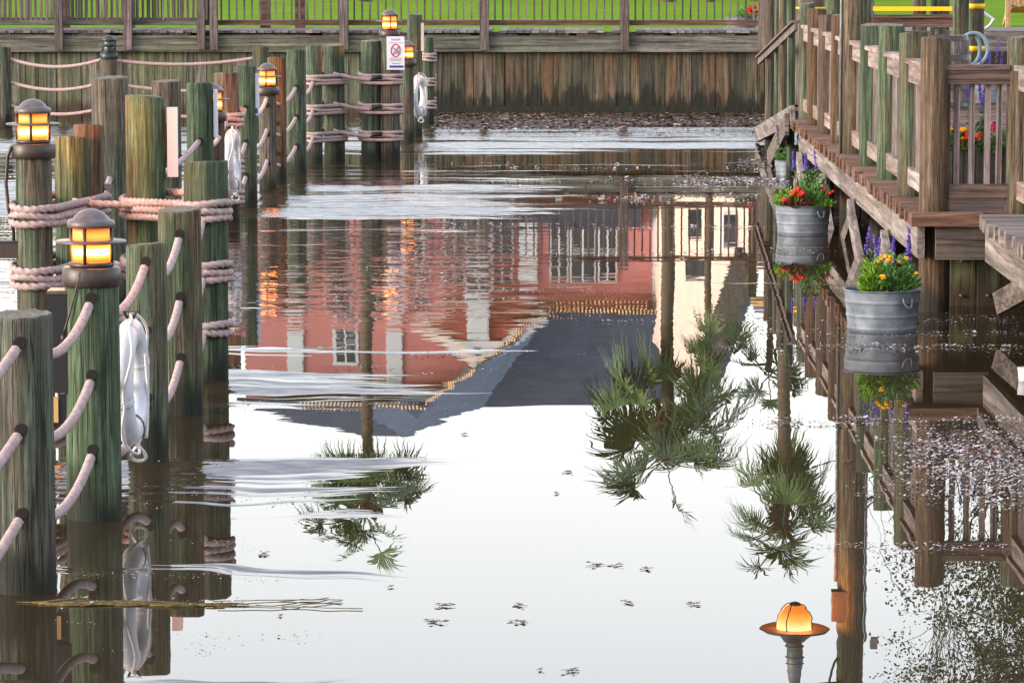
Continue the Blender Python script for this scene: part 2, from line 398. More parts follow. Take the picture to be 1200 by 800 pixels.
    nx = math_n(nt, 'ADD', nx, math_n(nt, 'MULTIPLY', math_n(nt, 'MULTIPLY', rx, streak), .22))
    cb = N(nt, 'ShaderNodeCombineXYZ'); L(nt, nx, cb.inputs[0]); L(nt, ny, cb.inputs[1]); cb.inputs[2].default_value = 1
    nz = N(nt, 'ShaderNodeVectorMath', operation='NORMALIZE'); L(nt, cb.outputs[0], nz.inputs[0])
    L(nt, nz.outputs[0], b.inputs['Normal'])
    b.inputs['Base Color'].default_value = col((.030,.021,.012))
    b.inputs['IOR'].default_value = 1.34
    b.inputs['Roughness'].default_value = 0.0
    return m
M['water'] = water_mat()

# ------------------------------------------------------------------ world and sun
SUN_EL, SUN_AZ = R(15), R(-112)        # azimuth from +Y towards +X: low veiled sun to the left
w = bpy.data.worlds.new('World'); sc.world = w; w.use_nodes = True
nt = w.node_tree
sky = nt.nodes.new('ShaderNodeTexSky'); sky.sky_type = 'NISHITA'; sky.sun_disc = False
sky.sun_elevation = SUN_EL; sky.sun_rotation = SUN_AZ
sky.air_density = 1.0; sky.dust_density = 4.0; sky.ozone_density = 1.0
bg = nt.nodes['Background']; bg.inputs[1].default_value = .12
hs = nt.nodes.new('ShaderNodeHueSaturation'); hs.inputs['Saturation'].default_value = .4      # thin veil of cloud
nt.links.new(sky.outputs[0], hs.inputs['Color']); geo = nt.nodes.new('ShaderNodeTexCoord'); sxyz = nt.nodes.new('ShaderNodeSeparateXYZ'); nt.links.new(geo.outputs['Generated'], sxyz.inputs[0])
veil = ramp(nt, sxyz.outputs[2], [(0.0, (1.0,.89,.76)), (.08, (1.0,.955,.88)), (.135, (.99,.985,.955)), (.2, (1.0,1.03,1.06)), (.3, (.95,1.0,1.08)), (.42, (.66,.74,.95)), (1.0, (.60,.69,.90))])   # high bright cloud
vm = nt.nodes.new('ShaderNodeVectorMath'); vm.operation = 'MULTIPLY_ADD'
dirf = nt.nodes.new('ShaderNodeMapRange'); nt.links.new(sxyz.outputs[1], dirf.inputs[0])     # the cloud is brighter over the far shore
dirf.inputs[1].default_value = -.8; dirf.inputs[2].default_value = 1.0; dirf.inputs[3].default_value = 4.3; dirf.inputs[4].default_value = 7.6
nt.links.new(veil, vm.inputs[0]); nt.links.new(dirf.outputs[0], vm.inputs[1]); nt.links.new(hs.outputs[0], vm.inputs[2])
nt.links.new(vm.outputs[0], bg.inputs[0])
sd = bpy.data.lights.new('sun', 'SUN'); sun = bpy.data.objects.new('sun', sd); COL.objects.link(sun)
sd.energy = 1.5; sd.angle = R(24); sd.color = (1, .80, .60)
sdir = Vector((math.sin(SUN_AZ)*math.cos(SUN_EL), math.cos(SUN_AZ)*math.cos(SUN_EL), math.sin(SUN_EL)))
sun.rotation_euler = sdir.to_track_quat('Z', 'Y').to_euler()
sun.location = (0, -20, 30)
sc.view_settings.view_transform = 'Standard'; sc.view_settings.look = 'None'
sc.view_settings.exposure = 1.0; sc.view_settings.gamma = 1.0
sc.cycles.use_denoising = True
sc.cycles.max_bounces = 6; sc.cycles.diffuse_bounces = 3; sc.cycles.glossy_bounces = 4
sc.cycles.sample_clamp_indirect = 6.0

# ------------------------------------------------------------------ water, land
b = MB(); b.quad((-300,-60,0),(300,-60,0),(300,63,0),(-300,63,0))
struct(b.build('water', M['water']), 'flood water covering the boat basin, glassy with wind streaks', 'water')
LZ = 1.30
b = MB()
i = len(b.v)
b.v += [(-700,62.3,LZ),(4.4,62.3,LZ),(4.4,66.6,LZ),(700,66.6,LZ),(700,1600,LZ),(-700,1600,LZ)]
b.face((0,1,2,5)); b.face((2,3,4,5))
struct(b.build('lawn', M['grass']), 'bright green lawn beyond the far deck', 'lawn')
b = MB(); b.box(-700,700,61.5,62.29,-1.5,LZ-.3)
struct(b.build('ground', M['soil']), 'dark earth bank behind the far bulkhead', 'ground')

# ------------------------------------------------------------------ far bulkhead, deck and railing
PXM = 69.8
def fx(px): return at_Y(px, 60, 60.0).x
XR = fx(896)
bk = thing('bulkhead', 'weathered brown plank bulkhead stained black at the waterline below the far deck', 'bulkhead', (0,60,0))
b = MB(); x = fx(500)
while x < XR:
    wd = random.uniform(.15,.27); x1 = min(x+wd, XR)
    b.box(x, x1-.007, 60.0-random.uniform(0,.018), 60.12, -.5, 1.03); x = x1
b.build('board_wall', M['bulk'], bk)
b = MB(); b.box(fx(500), XR, 59.90, 59.975, -.3, .12)
b.build('waler', M['bulk'], bk)
bk = thing('bulkhead', 'paler greenish plank bulkhead behind the left pilings', 'bulkhead', (-8,60,0))
b = MB(); x = -40.0
while x < fx(500)-.01:
    wd = random.uniform(.16,.3); x1 = min(x+wd, fx(500)-.004)
    b.box(x, x1-.008, 60.0-random.uniform(0,.02), 60.12, -.5, 1.03); x = x1
b.build('board_wall', M['bulk_left'], bk)

dk = thing('deck', 'raised wooden deck along the top of the far bulkhead', 'deck', (0,60,1.0))
b = MB()
xs = [-40, -12, fx(72), fx(236), fx(404), fx(568), fx(732), XR]
for a, c in zip(xs[:-1], xs[1:]): b.box(a+.002, c-.002, 59.86, 59.93, 1.03, 1.30)
b.build('beam', M['beamX'], dk)
b = MB(); b.box(-40, XR, 61.0, 61.03, 1.05, 1.343); b.build('gap_backing', M['railY'], dk)  # pale board added so gaps under the planks show grey instead of sky
b = MB(); x = -40.0
while x < XR-.02:
    wd = .135; off = random.uniform(-.03,.03)
    if random.random() > .07: b.box(x, x+wd-.012, 59.93+off, 62.35, 1.345, 1.385)
    x += wd
b.build('planks', M['plankgrey'], dk)
b = MB()
x = -40
while x < XR:
    wj = random.uniform(.5,1.3); b = MB(); b.box(x, min(x+wj, XR), 59.94, 60.1, 1.13, 1.344-random.choice((0,.012,.02))); x += wj+random.choice((.02,.02,.12,.22))
    b.build('gap_filler', M['planterwood'], dk)  # dark boards added to fill most of the bright gap under the planks
def far_fence(label, Y, xa, xb, posts, postmat, spacing, pw, z0, ztop, railmat, pm, wpost=.15, zlow=None):
    t = thing('deck_railing', label, 'railing', ((xa+xb)/2, Y, z0))
    b = MB(); x = xa
    while x < xb:
        b.box(x, x+pw, Y-pw/2, Y+pw/2, z0+.175, ztop-.03); x += spacing*random.uniform(.96,1.04)
    b.build('picket_panel', pm, t)
    b = MB(); b.box(xa, xb, Y-.05, Y+.03, z0+.085, z0+.172); b.build('bottom_rail', railmat, t)
    b = MB(); b.box(xa, xb, Y-.045, Y+.045, ztop-.045, ztop+.0); b.box(xa, xb, Y-.08, Y+.08, ztop+.003, ztop+.04); b.build('top_rail', railmat, t)
    for px in posts:
        X = px
        b = MB(); b.box(X-wpost/2, X+wpost/2, Y-.20, Y-.06, z0-.32 if zlow is None else zlow, ztop+.12); b.build('post', postmat, t)
    return t
far_fence('grey brown picket railing on the far deck left of the pilings', 59.98, -14, fx(250), [fx(71), fx(152), fx(237), fx(252)], M['railZ'], .085, .034, 1.385, 2.43, M['beamX'], M['railZ'], .13)
far_fence('brown picket railing along the middle of the far deck in front of the lawn', 59.98, fx(250), XR, [fx(404), fx(568), fx(732), fx(893)], M['railZ'], .13, .028, 1.385, 2.43, M['railX'], M['railZ'])
far_fence('second picket railing on the inner edge of the far deck behind the left one', 62.2, -14, fx(240), [fx(56), fx(135)], M['railX'], .11, .034, 1.385, 2.43, M['railX'], M['railZ'], .15, 1.38)
t = thing('fence_post', 'rust brown square post behind the far railing nearest the lamps, left of two', 'post', (fx(299), 62.0, 1.385))
b = MB(); b.box(fx(299)-.085, fx(299)+.085, 61.95, 62.1, 1.386, 2.7); b.build('post', M['plankX'], t)
b = MB(); b.box(fx(299)-.10, fx(299)+.10, 61.93, 62.12, 2.701, 2.74); b.build('post_cap', M['plankX'], t)
t = thing('fence_post', 'rust brown square post behind the far railing, right one of two', 'post', (fx(341), 62.0, 1.385))
b = MB(); b.box(fx(341)-.085, fx(341)+.085, 61.95, 62.1, 1.386, 2.7); b.build('post', M['plankX'], t)
b = MB(); b.box(fx(341)-.10, fx(341)+.10, 61.93, 62.12, 2.701, 2.74); b.build('post_cap', M['plankX'], t)

# ------------------------------------------------------------------ pilings
def pile_mesh(c, r, z0, z1, seed, lean=(0,0), n=22):
    rnd = random.Random(seed); b = MB(); b.sm = True
    ph = [rnd.uniform(0, 6.28) for _ in range(4)]; am = [rnd.uniform(.005,.02) for _ in range(4)]
    rr = []; zs = [z0]+[z0+(z1-.018-z0)*k/7 for k in range(1,8)]+[z1-.004, z1]
    for k, z in enumerate(zs):
        t = (z-z0)/(z1-z0); ring = []
        for j in range(n):
            a = 2*PI*j/n
            q = r*(1.015-.03*t)*(1+sum(am[m]*math.sin((m+2)*a+ph[m]+t*.8) for m in range(4)))
            if k == len(zs)-2: q *= .985
            if k == len(zs)-1: q *= .93
            zz = z if k < len(zs)-3 else z+.009*math.sin(a+ph[0])+rnd.uniform(-.004,.004)
            ring.append((c[0]+lean[0]*t+q*math.cos(a), c[1]+lean[1]*t+q*math.sin(a), zz))
        rr.append(ring)
    b.rings(rr, False, True)
    b.mi[-1] = 1
    return b
PILES = {}
def pile(key, xc, yb, yt, dia, label, mat='pile', holes=None, group='mooring pilings left of the channel', lean=0):
    p = at_z(xc, yb, 0); r = dia/2; Y = p.y+r*.9
    q = at_Y(xc, yt, Y-r*.6); X = at_Y(xc, yb, Y).x; zt = q.z
    t = thing('piling', label, 'piling', (X, Y, 0), group)
    pile_mesh((X,Y), r, -.8, zt, sum(map(ord, key))*37, (lean,0)).build('post', [M[mat], M['pile_top']], t)
    if holes:
        for hz in holes:
            b = MB(); Mx = Matrix.Rotation(PI/2, 4, 'X')
            b.lathe([(.027,-.004),(.027,.010),(.025,.012)], (X+.012+lean*hz/max(zt,.1), Y-r+.004, hz), 16, Mx); b.build('rope_hole', M['hole'], t)
    PILES[key] = (X, Y, r, zt)
    return t
HZ = (1.05,.69,.34)
pile('P1', 29.5, 697, 370, .25, 'thick cut off piling with three ropes, nearest in the lower left corner', holes=HZ)
pile('P2', 111, 611, 334, .255, 'green piling carrying the nearest lit lamp, a life ring at its right', holes=HZ, mat='pile_green')
pile('P3', 173.5, 541, 287, .215, 'short brown green piling just right of the nearest life ring', holes=HZ)
pile('P4', 212.5, 487, 246, .25, 'greyish green flat topped piling in front of the rope wrapped cluster', holes=HZ)
pile('P5', 240, 447, 190, .28, 'split topped piling wrapped three times in rope at the channel edge', lean=.02, mat='pile_green')
pile('L1', 43, 453, 181, .228, 'rope wrapped piling under the lit lamp at the left edge')
pile('L2', 87, 437, 161, .22, 'rope wrapped piling with a lamplit top beside the left lamp', mat='pile_green')
pile('G3', 107, 428, 147, .20, 'narrow brown piling squeezed behind the left rope wrapped pair', 'pile_brown')
pile('G1', 173.5, 436, 113, .255, 'tall green piling with orange lamplight on its left side', mat='pile_green')
pile('G2', 132, 376, 91, .265, 'tallest dark green piling behind the left lamp, white sign beyond it', mat='pile_green')
pile('H1', 197, 318, 95, .24, 'olive brown piling behind the tall lamplit green one', 'pile')
pile('H2', 236, 307, 98, .235, 'bright green piling with a rope hole behind the split topped one', holes=(1.05,), mat='pile_green')
pile('H3', 250, 275, 137, .235, 'low piling under a half hidden lit lamp, sign on its left', 'pile_brown')
pile('H4', 267, 262, 86, .25, 'brown piling with lamplit rope wraps above a hanging life ring', 'pile_brown')
pile('H5', 289, 243, 78, .235, 'green brown piling right of the rope wrapped brown one', holes=HZ)
pile('H6', 314, 222, 110, .2, 'short piling under the lit lamp with a white sign beside it', holes=(.95,.62,.3))
pile('H7', 325, 214, 68, .23, 'brown piling directly behind the lamp left of the row end', 'pile_brown', holes=(.69,.34))
pile('H8', 348, 203, 59, .245, 'broad green piling with three rope holes at the end of the row', holes=HZ, mat='pile_green')
pile('R1', 368, 190, 54, .22, 'left piling of the first distant rope bound pair')
pile('R2', 392, 188, 53, .27, 'right piling of the first distant rope bound pair')
pile('S1', 435, 188, 48, .26, 'green left piling of the second rope bound pair, beside the notice', mat='pile_green')
pile('S2', 457, 188, 40, .265, 'piling with the white notice, carrying a distant lamp')
pile('T1', 477, 167, 74, .2, 'thin piling carrying the farthest lit lamp')
pile('T2', 486, 160, 17, .225, 'tall grey piling with the far life ring hung on it')
pile('T3', 502, 148, 44, .18, 'farthest rope wrapped piling near the bulkhead')
pile('V1', 5, 150, 55, .25, 'pale green piling at the far left edge with three ropes', group='pilings by the far left bulkhead')
pile('V2', 129, 152, 66, .24, 'far piling carrying the unlit dark lamp', group='pilings by the far left bulkhead')
pile('V3', 306, 152, 55, .26, 'far piling rising behind the lit lamp with a rope from its top', group='pilings by the far left bulkhead')

# ------------------------------------------------------------------ ropes
def resample(pts, ds):
    pts = [Vector(p) for p in pts]; out = [pts[0]]; acc = 0
    for a, c in zip(pts[:-1], pts[1:]):
        d = (c-a).length; n = max(1, int(round(d/ds)))
        for k in range(1, n+1): out.append(a.lerp(c, k/n))
    return out
def sag(a, c, s, n=24):
    a = Vector(a); c = Vector(c)
    return [a.lerp(c, k/n)+Vector((0,0,-4*s*(k/n)*(1-k/n))) for k in range(n+1)]
def arclen(pts):
    S = [0.0]
    for a, c in zip(pts[:-1], pts[1:]): S.append(S[-1]+(c-a).length)
    return S
def ribbed(b, pts, r, pitch=.0145):
    ds = pitch/4; pts = resample(pts, ds); S = arclen(pts)
    b.tube(pts, lambda k, th: r*(.72+.30*abs(math.cos(PI*S[k]/pitch+th*.5))), 12)
def laid(b, pts, r, lay=.15, ds=None, n=18):
    ds = ds or lay/12; pts = resample(pts, ds); S = arclen(pts)
    b.tube(pts, lambda k, th: r*(.60+.46*abs(math.cos(1.5*(th-2*PI*S[k]/lay)))**.8), n)
# near row, three threaded ropes
names = ('uppermost', 'middle', 'lowest')
for hz, nm in zip(HZ, names):
    b = MB()
    keys = ['P1','P2','P3','P4','P5']
    pts = [(-2.62, 10.6, hz+.02)]+[(PILES[k][0]+.005, PILES[k][1], hz) for k in keys]
    for k in range(5):
        a, c = pts[k], pts[k+1]
        sg = .155 if k else .26
        ps = sag(c, a, sg*random.uniform(.92,1.08), 40)
        if k < 3: ribbed(b, ps, .0228)
        else: ribbed(b, ps, .0226, .02)
    tag(b.build('mooring_rope', M['rope'], None, (PILES['P2'][0], PILES['P2'][1], hz)), nm+' of three pink ropes threaded through the nearest pilings', 'rope', 'ropes threaded through the near pilings')
# second row
for hz, nm in zip(HZ, names):
    b = MB()
    keys = ['L2','G2','H2','H4','H5','H6','H8','R1']
    for a, c in zip(keys[:-1], keys[1:]):
        A, Cc = PILES[a], PILES[c]
        b.tube(sag((A[0], A[1], hz), (Cc[0], Cc[1], hz), .15*min(1,(Cc[1]-A[1])/2.4), 14), .0235, 8)
    tag(b.build('mooring_rope', M['rope'], None, (PILES['H2'][0], PILES['H2'][1], hz)), nm+' of three ropes threaded through the back row of pilings', 'rope', 'ropes threaded through the back row')
# far left ropes
for k, (ya, ym, yb2, yc) in enumerate(((68,71,70,66),(95,104,97,101),(122,131,127,131))):
    b = MB()
    A = at_Y(8, ya, 55.0); B = at_Y(122, yb2-1, PILES['V2'][1]); Cc = at_Y(306, yc+1, PILES['V3'][1])
    b.tube(sag(A, B, .13, 16), .026, 8); b.tube(sag(B, Cc, .10, 16), .026, 8)
    tag(b.build('mooring_rope', M['rope_far'], None, B), ('top','second','bottom')[k]+' of three sagging ropes strung along the far left bulkhead', 'rope', 'ropes along the far left bulkhead')
# wraps round clusters
def hull(circs, off):
    P = []
    for (x, y, r) in circs:
        for j in range(40):
            a = 2*PI*j/40; P.append((x+(r+off)*math.cos(a), y+(r+off)*math.sin(a)))
    P = sorted(set(P))
    def half(P):
        h = []
        for p in P:
            while len(h) > 1 and (h[-1][0]-h[-2][0])*(p[1]-h[-2][1])-(h[-1][1]-h[-2][1])*(p[0]-h[-2][0]) <= 0: h.pop()
            h.append(p)
        return h
    a = half(P); c = half(P[::-1])
    return a[:-1]+c[:-1]
def wrap(keys, z, label, turns=3, r=.024, lay=.15, dz=.05, group='rope wraps round the pilings', tail=None, n=18, tilt=0):
    circs = [(PILES[k][0], PILES[k][1], PILES[k][2]*1.02) for k in keys]
    h = hull(circs, r*.8); m = len(h); pts = []
    i0 = max(range(m), key=lambda i: h[i][0])
    h = h[i0:]+h[:i0]
    x0 = min(p[0] for p in h); x1 = max(p[0] for p in h)
    for k in range(turns*m+1):
        q = h[k % m]; t = k/m
        wob = .006*math.sin(k*.37)+.004*math.sin(k*.11+1)
        pts.append((q[0], q[1], z-dz*(t-turns/2)+wob+tilt*((q[0]-x0)/(x1-x0)-.5)))
    b = MB(); laid(b, pts, r, lay, None if n > 10 else lay/6, n)
    cxx = sum(p[0] for p in h)/m; cyy = sum(p[1] for p in h)/m
    o = b.build('rope_wrap', M['rope'], None, (cxx, cyy, z)); tag(o, label, 'rope', group)
    return o
wh = ('upper', 'middle', 'lower')
HW = (1.06,.68,.33)
for z, nm in zip(HW, wh):
    wrap(['L1','L2','G3'], z, nm+' triple rope wrap round the pilings under the left lamp', tilt=.01)
    wrap(['G1','P5'], z, nm+' rope wrap round the split topped piling at the channel edge', turns=3 if nm != 'lower' else 2, tilt=.04)
    # link between the clusters, with a black sleeve
    A = (PILES['L2'][0]+.02, PILES['L2'][1]-PILES['L2'][2]-.03, z+.03); B = (PILES['G1'][0]+.10, PILES['G1'][1]-PILES['G1'][2]-.04, z-.015+.03)
    b = MB(); laid(b, sag(A, B, .012), .024)
    t = thing('rope_link', nm+' rope bridging from the left wrapped pilings to the channel edge cluster', 'rope', A, 'rope links between clusters')
    b.build('rope_strand', M['rope'], t)
    b = MB(); d = Vector(B)-Vector(A); b.tube([Vector(A)+d*.80, Vector(A)+d*.99], .029, 12); b.build('sleeve', M['sleeve'], t)
for z, nm in zip(HW, wh):
    wrap(['R1','R2'], z, nm+' wrap round the first distant rope bound pair', lay=.14, n=10, r=.025)
    wrap(['S1','S2'], z, nm+' wrap round the second distant pair below the notice', lay=.14, n=10, r=.025)
    A = (PILES['R2'][0], PILES['R2'][1]-PILES['R2'][2]-.03, z+.06); B = (PILES['S1'][0], PILES['S1'][1]-PILES['S1'][2]-.03, z-.02)
    t = thing('rope_link', nm+' rope linking the two distant wrapped pairs', 'rope', A, 'rope links between clusters')
    b = MB(); laid(b, sag(A, B, .015, 8), .025, .14, .14/6, 9); b.build('rope_strand', M['rope'], t)
    b = MB(); b.tube([Vector(B)+Vector((.02,-.02,.03)), Vector(B)+Vector((.15,-.02,.035))], .03, 8); b.build('sleeve', M['sleeve'], t)
    wrap(['T3'], z+.02, nm+' wrap round the farthest piling by the bulkhead', lay=.14, n=8, r=.024)
    if nm != 'lower': wrap(['H4'], z-.02 if nm == 'upper' else z-.10, nm+' lamplit wrap round the brown piling by the hanging life ring', lay=.14, n=10, r=.026)
wrap(['H4'], .28, 'lower lamplit wrap round the brown piling by the hanging life ring', lay=.14, n=10, r=.026)

# ------------------------------------------------------------------ lamps
LAMPS = []
def lamp(key, label, lit=True, dz=0):
    X, Y, r, z = PILES[key]; z += dz
    t = thing('piling_lamp', label, 'lamp', (X, Y, z), 'bulkhead lamps on pilings')
    me, mt = (M['bronze'], M['bronze_pale']) if lit else (M['darklamp'], M['darklamp'])
    b = MB(); b.lathe([(.132,-.045),(.137,-.04),(.137,.038),(.13,.044),(.05,.046)], (X,Y,z), 28); b.build('collar', me, t)
    b = MB(); b.lathe([(.10,.046),(.105,.05),(.105,.066),(.09,.07)], (X,Y,z), 24); b.build('flange', me, t)
    b = MB(); b.lathe([(.082,.07),(.086,.075),(.086,.158),(.084,.16)], (X,Y,z), 24); gl = b.build('lower_lens', M['glow'] if lit else M['darkglass'], t); gl.visible_shadow = not lit
    if lit: lamp_light(X, Y, z+.125, 75, t)
    b = MB(); b.lathe([(.084,.166),(.086,.168),(.086,.226),(.08,.228)], (X,Y,z), 24); gl = b.build('upper_lens', M['glow_up'] if lit else M['darkglass'], t); gl.visible_shadow = not lit
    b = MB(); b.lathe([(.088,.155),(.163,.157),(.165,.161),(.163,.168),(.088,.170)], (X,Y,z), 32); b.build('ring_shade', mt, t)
    rnd = random.Random(key); a0 = rnd.uniform(.1,.5)
    for k in range(4):
        a = -PI/2+a0-.3+k*PI/2
        b = MB(); b.tube([(X+.098*math.cos(a), Y+.098*math.sin(a), z+.06), (X+.098*math.cos(a), Y+.098*math.sin(a), z+.235)], .009, 8); b.build('cage_bar', me, t)
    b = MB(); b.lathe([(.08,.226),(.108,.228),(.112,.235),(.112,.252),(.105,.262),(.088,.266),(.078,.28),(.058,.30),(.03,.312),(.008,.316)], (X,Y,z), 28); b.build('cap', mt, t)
    return t
lamp('P2', 'nearest lit brown lamp on a piling, beside the life ring', dz=.035)
lamp('L1', 'lit lamp at the left edge with a cable running down', dz=.02)
lamp('H3', 'half hidden lit lamp between the green piling and the rope wraps')
lamp('H6', 'lit lamp on the short piling at the end of the back row', dz=.03)
lamp('S2', 'lit lamp directly above the white notice')
lamp('T1', 'farthest lit lamp, just right of the white notice')
lamp('V2', 'unlit dark lamp on a far piling in front of the bulkhead', lit=False)

# electric boxes near the lamps
X, Y, r, z = PILES['P2']
t = thing('power_box', 'tall black electric box on a pipe between the two nearest pilings', 'electric box', (X-.15, Y+.02, 0))
A = at_Y(59, 343, Y+.02); B = at_Y(88, 458, Y+.02)
b = MB(); b.box(A.x, B.x, Y-.06, Y+.08, B.z, A.z); b.build('enclosure', M['black'], t)
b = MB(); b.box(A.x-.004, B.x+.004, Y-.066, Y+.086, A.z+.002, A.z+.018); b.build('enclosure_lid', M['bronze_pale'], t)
A2 = at_Y(70, 462, Y); B2 = at_Y(91, 500, Y)
b = MB(); b.box(A2.x, B2.x, Y-.04, Y+.05, B2.z, A2.z); b.build('fitting', M['black'], t)
b = MB(); p = at_Y(87, 500, Y); b.tube([(p.x, Y, -.6), (p.x, Y, A2.z-.02)], .019, 12); b.build('conduit', M['black'], t)
A3 = at_Y(57, 466, Y-.02); B3 = at_Y(69.5, 494, Y-.02)
b = MB(); b.box(A3.x, B3.x, Y-.05, Y+.03, B3.z, A3.z); b.build('outlet', M['tan'], t)
p = at_Y(74, 392, Y-.09); q = at_Y(94, 320, Y-.13)
b = MB(); b.tube(sag(q, p, .01, 8), .005, 6); b.tube([p, p+Vector((0,0,-.035))], .012, 8); b.build('lever', M['bronze'], t)
X, Y, r, z = PILES['L1']
A = at_Y(-8, 284, Y); B = at_Y(23, 302, Y)
t = thing('junction_box', 'flat dark junction box at the left edge fixed to a piling', 'electric box', (A.x, Y, B.z))
b = MB(); b.box(A.x, B.x, Y-.05, Y+.06, B.z, A.z); b.build('box_body', M['bronze'], t)
b = MB(); b.box(A.x-.005, B.x+.003, Y-.056, Y+.066, A.z+.002, A.z+.014); b.build('box_lid', M['bronze'], t)
b = MB()
pp = [at_Y(19, 172, Y-.06), at_Y(13, 173, Y-.07), at_Y(9, 183, Y-.07), at_Y(7, 215, Y-.06), at_Y(10, 245, Y-.05), at_Y(16, 272, Y-.02), at_Y(16, 284, Y)]
b.tube(resample(pp, .02), .011, 8)
tag(b.build('power_cable', M['bronze'], None, pp[0]), 'dark cable from the left lamp down to the junction box', 'cable')

# ------------------------------------------------------------------ edge-on slip signs
def side_sign(key, y0, y1, wid, label, xl, mark=False, ang=0):
    X, Y, r, z = PILES[key]
    zt = at_Y(200, y0, Y).z; zb = at_Y(200, y1, Y).z
    x = at_Y(xl, 100, Y).x
    t = thing('slip_sign', label, 'sign', (x, Y, zb), 'white slip signs on pilings')
    Mx = Matrix.Translation((x, Y, 0)) @ Matrix.Rotation(R(ang), 4, 'Z')
    b = MB(); b.box(0, wid, -.045, .045, zb, zt, Mx); b.build('plate', M['signside'], t)
    b = MB(); b.box(-.03, -.001, -.03, .03, zb+.1, zt-.1, Mx); b.build('bracket', M['pile_brown'], t)
    if mark:
        b = MB(); b.box(wid*.2, wid*.8, -.0485, -.0455, zb+.02, zb+.075, Mx); b.build('blue_mark', M['signblue'], t)
    return t
side_sign('G1', 126, 207, .066, 'white sign plate seen edge on, right of the tall lamplit piling', 195.5, ang=4)
side_sign('H2', 105, 161, .03, 'narrow white sign plate seen edge on left of the half hidden lamp', 250.5)
side_sign('H5', 86, 135, .052, 'white sign plate with a blue corner mark beside the row end lamp', 297.5, True, 0)
side_sign('T2', 27, 60, .04, 'farthest white sign plate on the tall grey piling', 493.5)

# notice on S2
X, Y, r, z = PILES['S2']
yf = Y-r-.02
A = at_Y(453, 43, yf); B = at_Y(474, 82, yf); W = B.x-A.x; Hh = A.z-B.z; cxm = (A.x+B.x)/2
t = thing('notice_sign', 'white notice with a red prohibition circle and blue bar under the far lamp', 'sign', (cxm, yf, B.z))
b = MB(); b.box(A.x, B.x, yf, yf+.012, B.z, A.z); b.build('plate', M['signwhite'], t)
def text(s, size, x, z, y, mat, parent, name='lettering', sx=1.0):
    cu = bpy.data.curves.new(name, 'FONT'); cu.body = s; cu.size = size; cu.align_x = 'CENTER'; cu.extrude = .0008
    tmp = bpy.data.objects.new('tmp', cu); COL.objects.link(tmp)
    dg = bpy.context.evaluated_depsgraph_get(); me = bpy.data.meshes.new_from_object(tmp.evaluated_get(dg))
    bpy.data.objects.remove(tmp)
    o3 = Vector(parent['_o']); me.materials.clear(); me.materials.append(mat)
    me.transform(Matrix.Translation((x-o3.x, y-o3.y, z-o3.z)) @ Matrix.Rotation(PI/2, 4, 'X') @ Matrix.Scale(sx, 4, (1,0,0)))
    ob = bpy.data.objects.new(name, me); COL.objects.link(ob); ob.parent = parent
    return ob
text('PLEASE', Hh*.085, cxm, A.z-Hh*.12, yf-.003, M['signgrey'], t, 'heading')
b = MB()
b.box(A.x+W*.14, B.x-W*.10, yf-.003, yf-.0005, A.z-Hh*.20, A.z-Hh*.185)
for k in range(3): b.box(A.x+W*.18, B.x-W*.14, yf-.003, yf-.0005, B.z+Hh*(.345-.04*k), B.z+Hh*(.36-.04*k))
b.box(A.x+W*.28, B.x-W*.22, yf-.003, yf-.0005, B.z+Hh*.175, B.z+Hh*.20)
b.build('small_print', M['signgrey'], t)
b = MB(); b.box(A.x+W*.16, B.x-W*.06, yf-.003, yf-.0005, B.z+Hh*.06, B.z+Hh*.13); b.build('blue_bar', M['signblue'], t)
cz = A.z-Hh*.42; b = MB()
b.tube([(cxm+.01*0+W*.25*math.cos(2*PI*k/36), yf-.002, cz+Hh*.185*math.sin(2*PI*k/36)) for k in range(36)], .006, 6, True)
for sx in (-1, 1): b.bar((cxm-sx*W*.17, yf-.002, cz-Hh*.13), (cxm+sx*W*.17, yf-.002, cz+Hh*.13), .006, .02, (0,1,0)) if sx == 1 else None
b.build('prohibition_circle', M['signred'], t)
b = MB()
b.bar((cxm-W*.14, yf-.004, cz+Hh*.10), (cxm, yf-.004, cz-Hh*.03), .004, .015, (0,1,0)); b.bar((cxm, yf-.004, cz-Hh*.03), (cxm+W*.06, yf-.004, cz+Hh*.05), .004, .013, (0,1,0))
b.bar((cxm+W*.05, yf-.004, cz-Hh*.11), (cxm+W*.14, yf-.004, cz+.0), .004, .02, (0,1,0))
b.build('pictogram', M['signblue'], t)

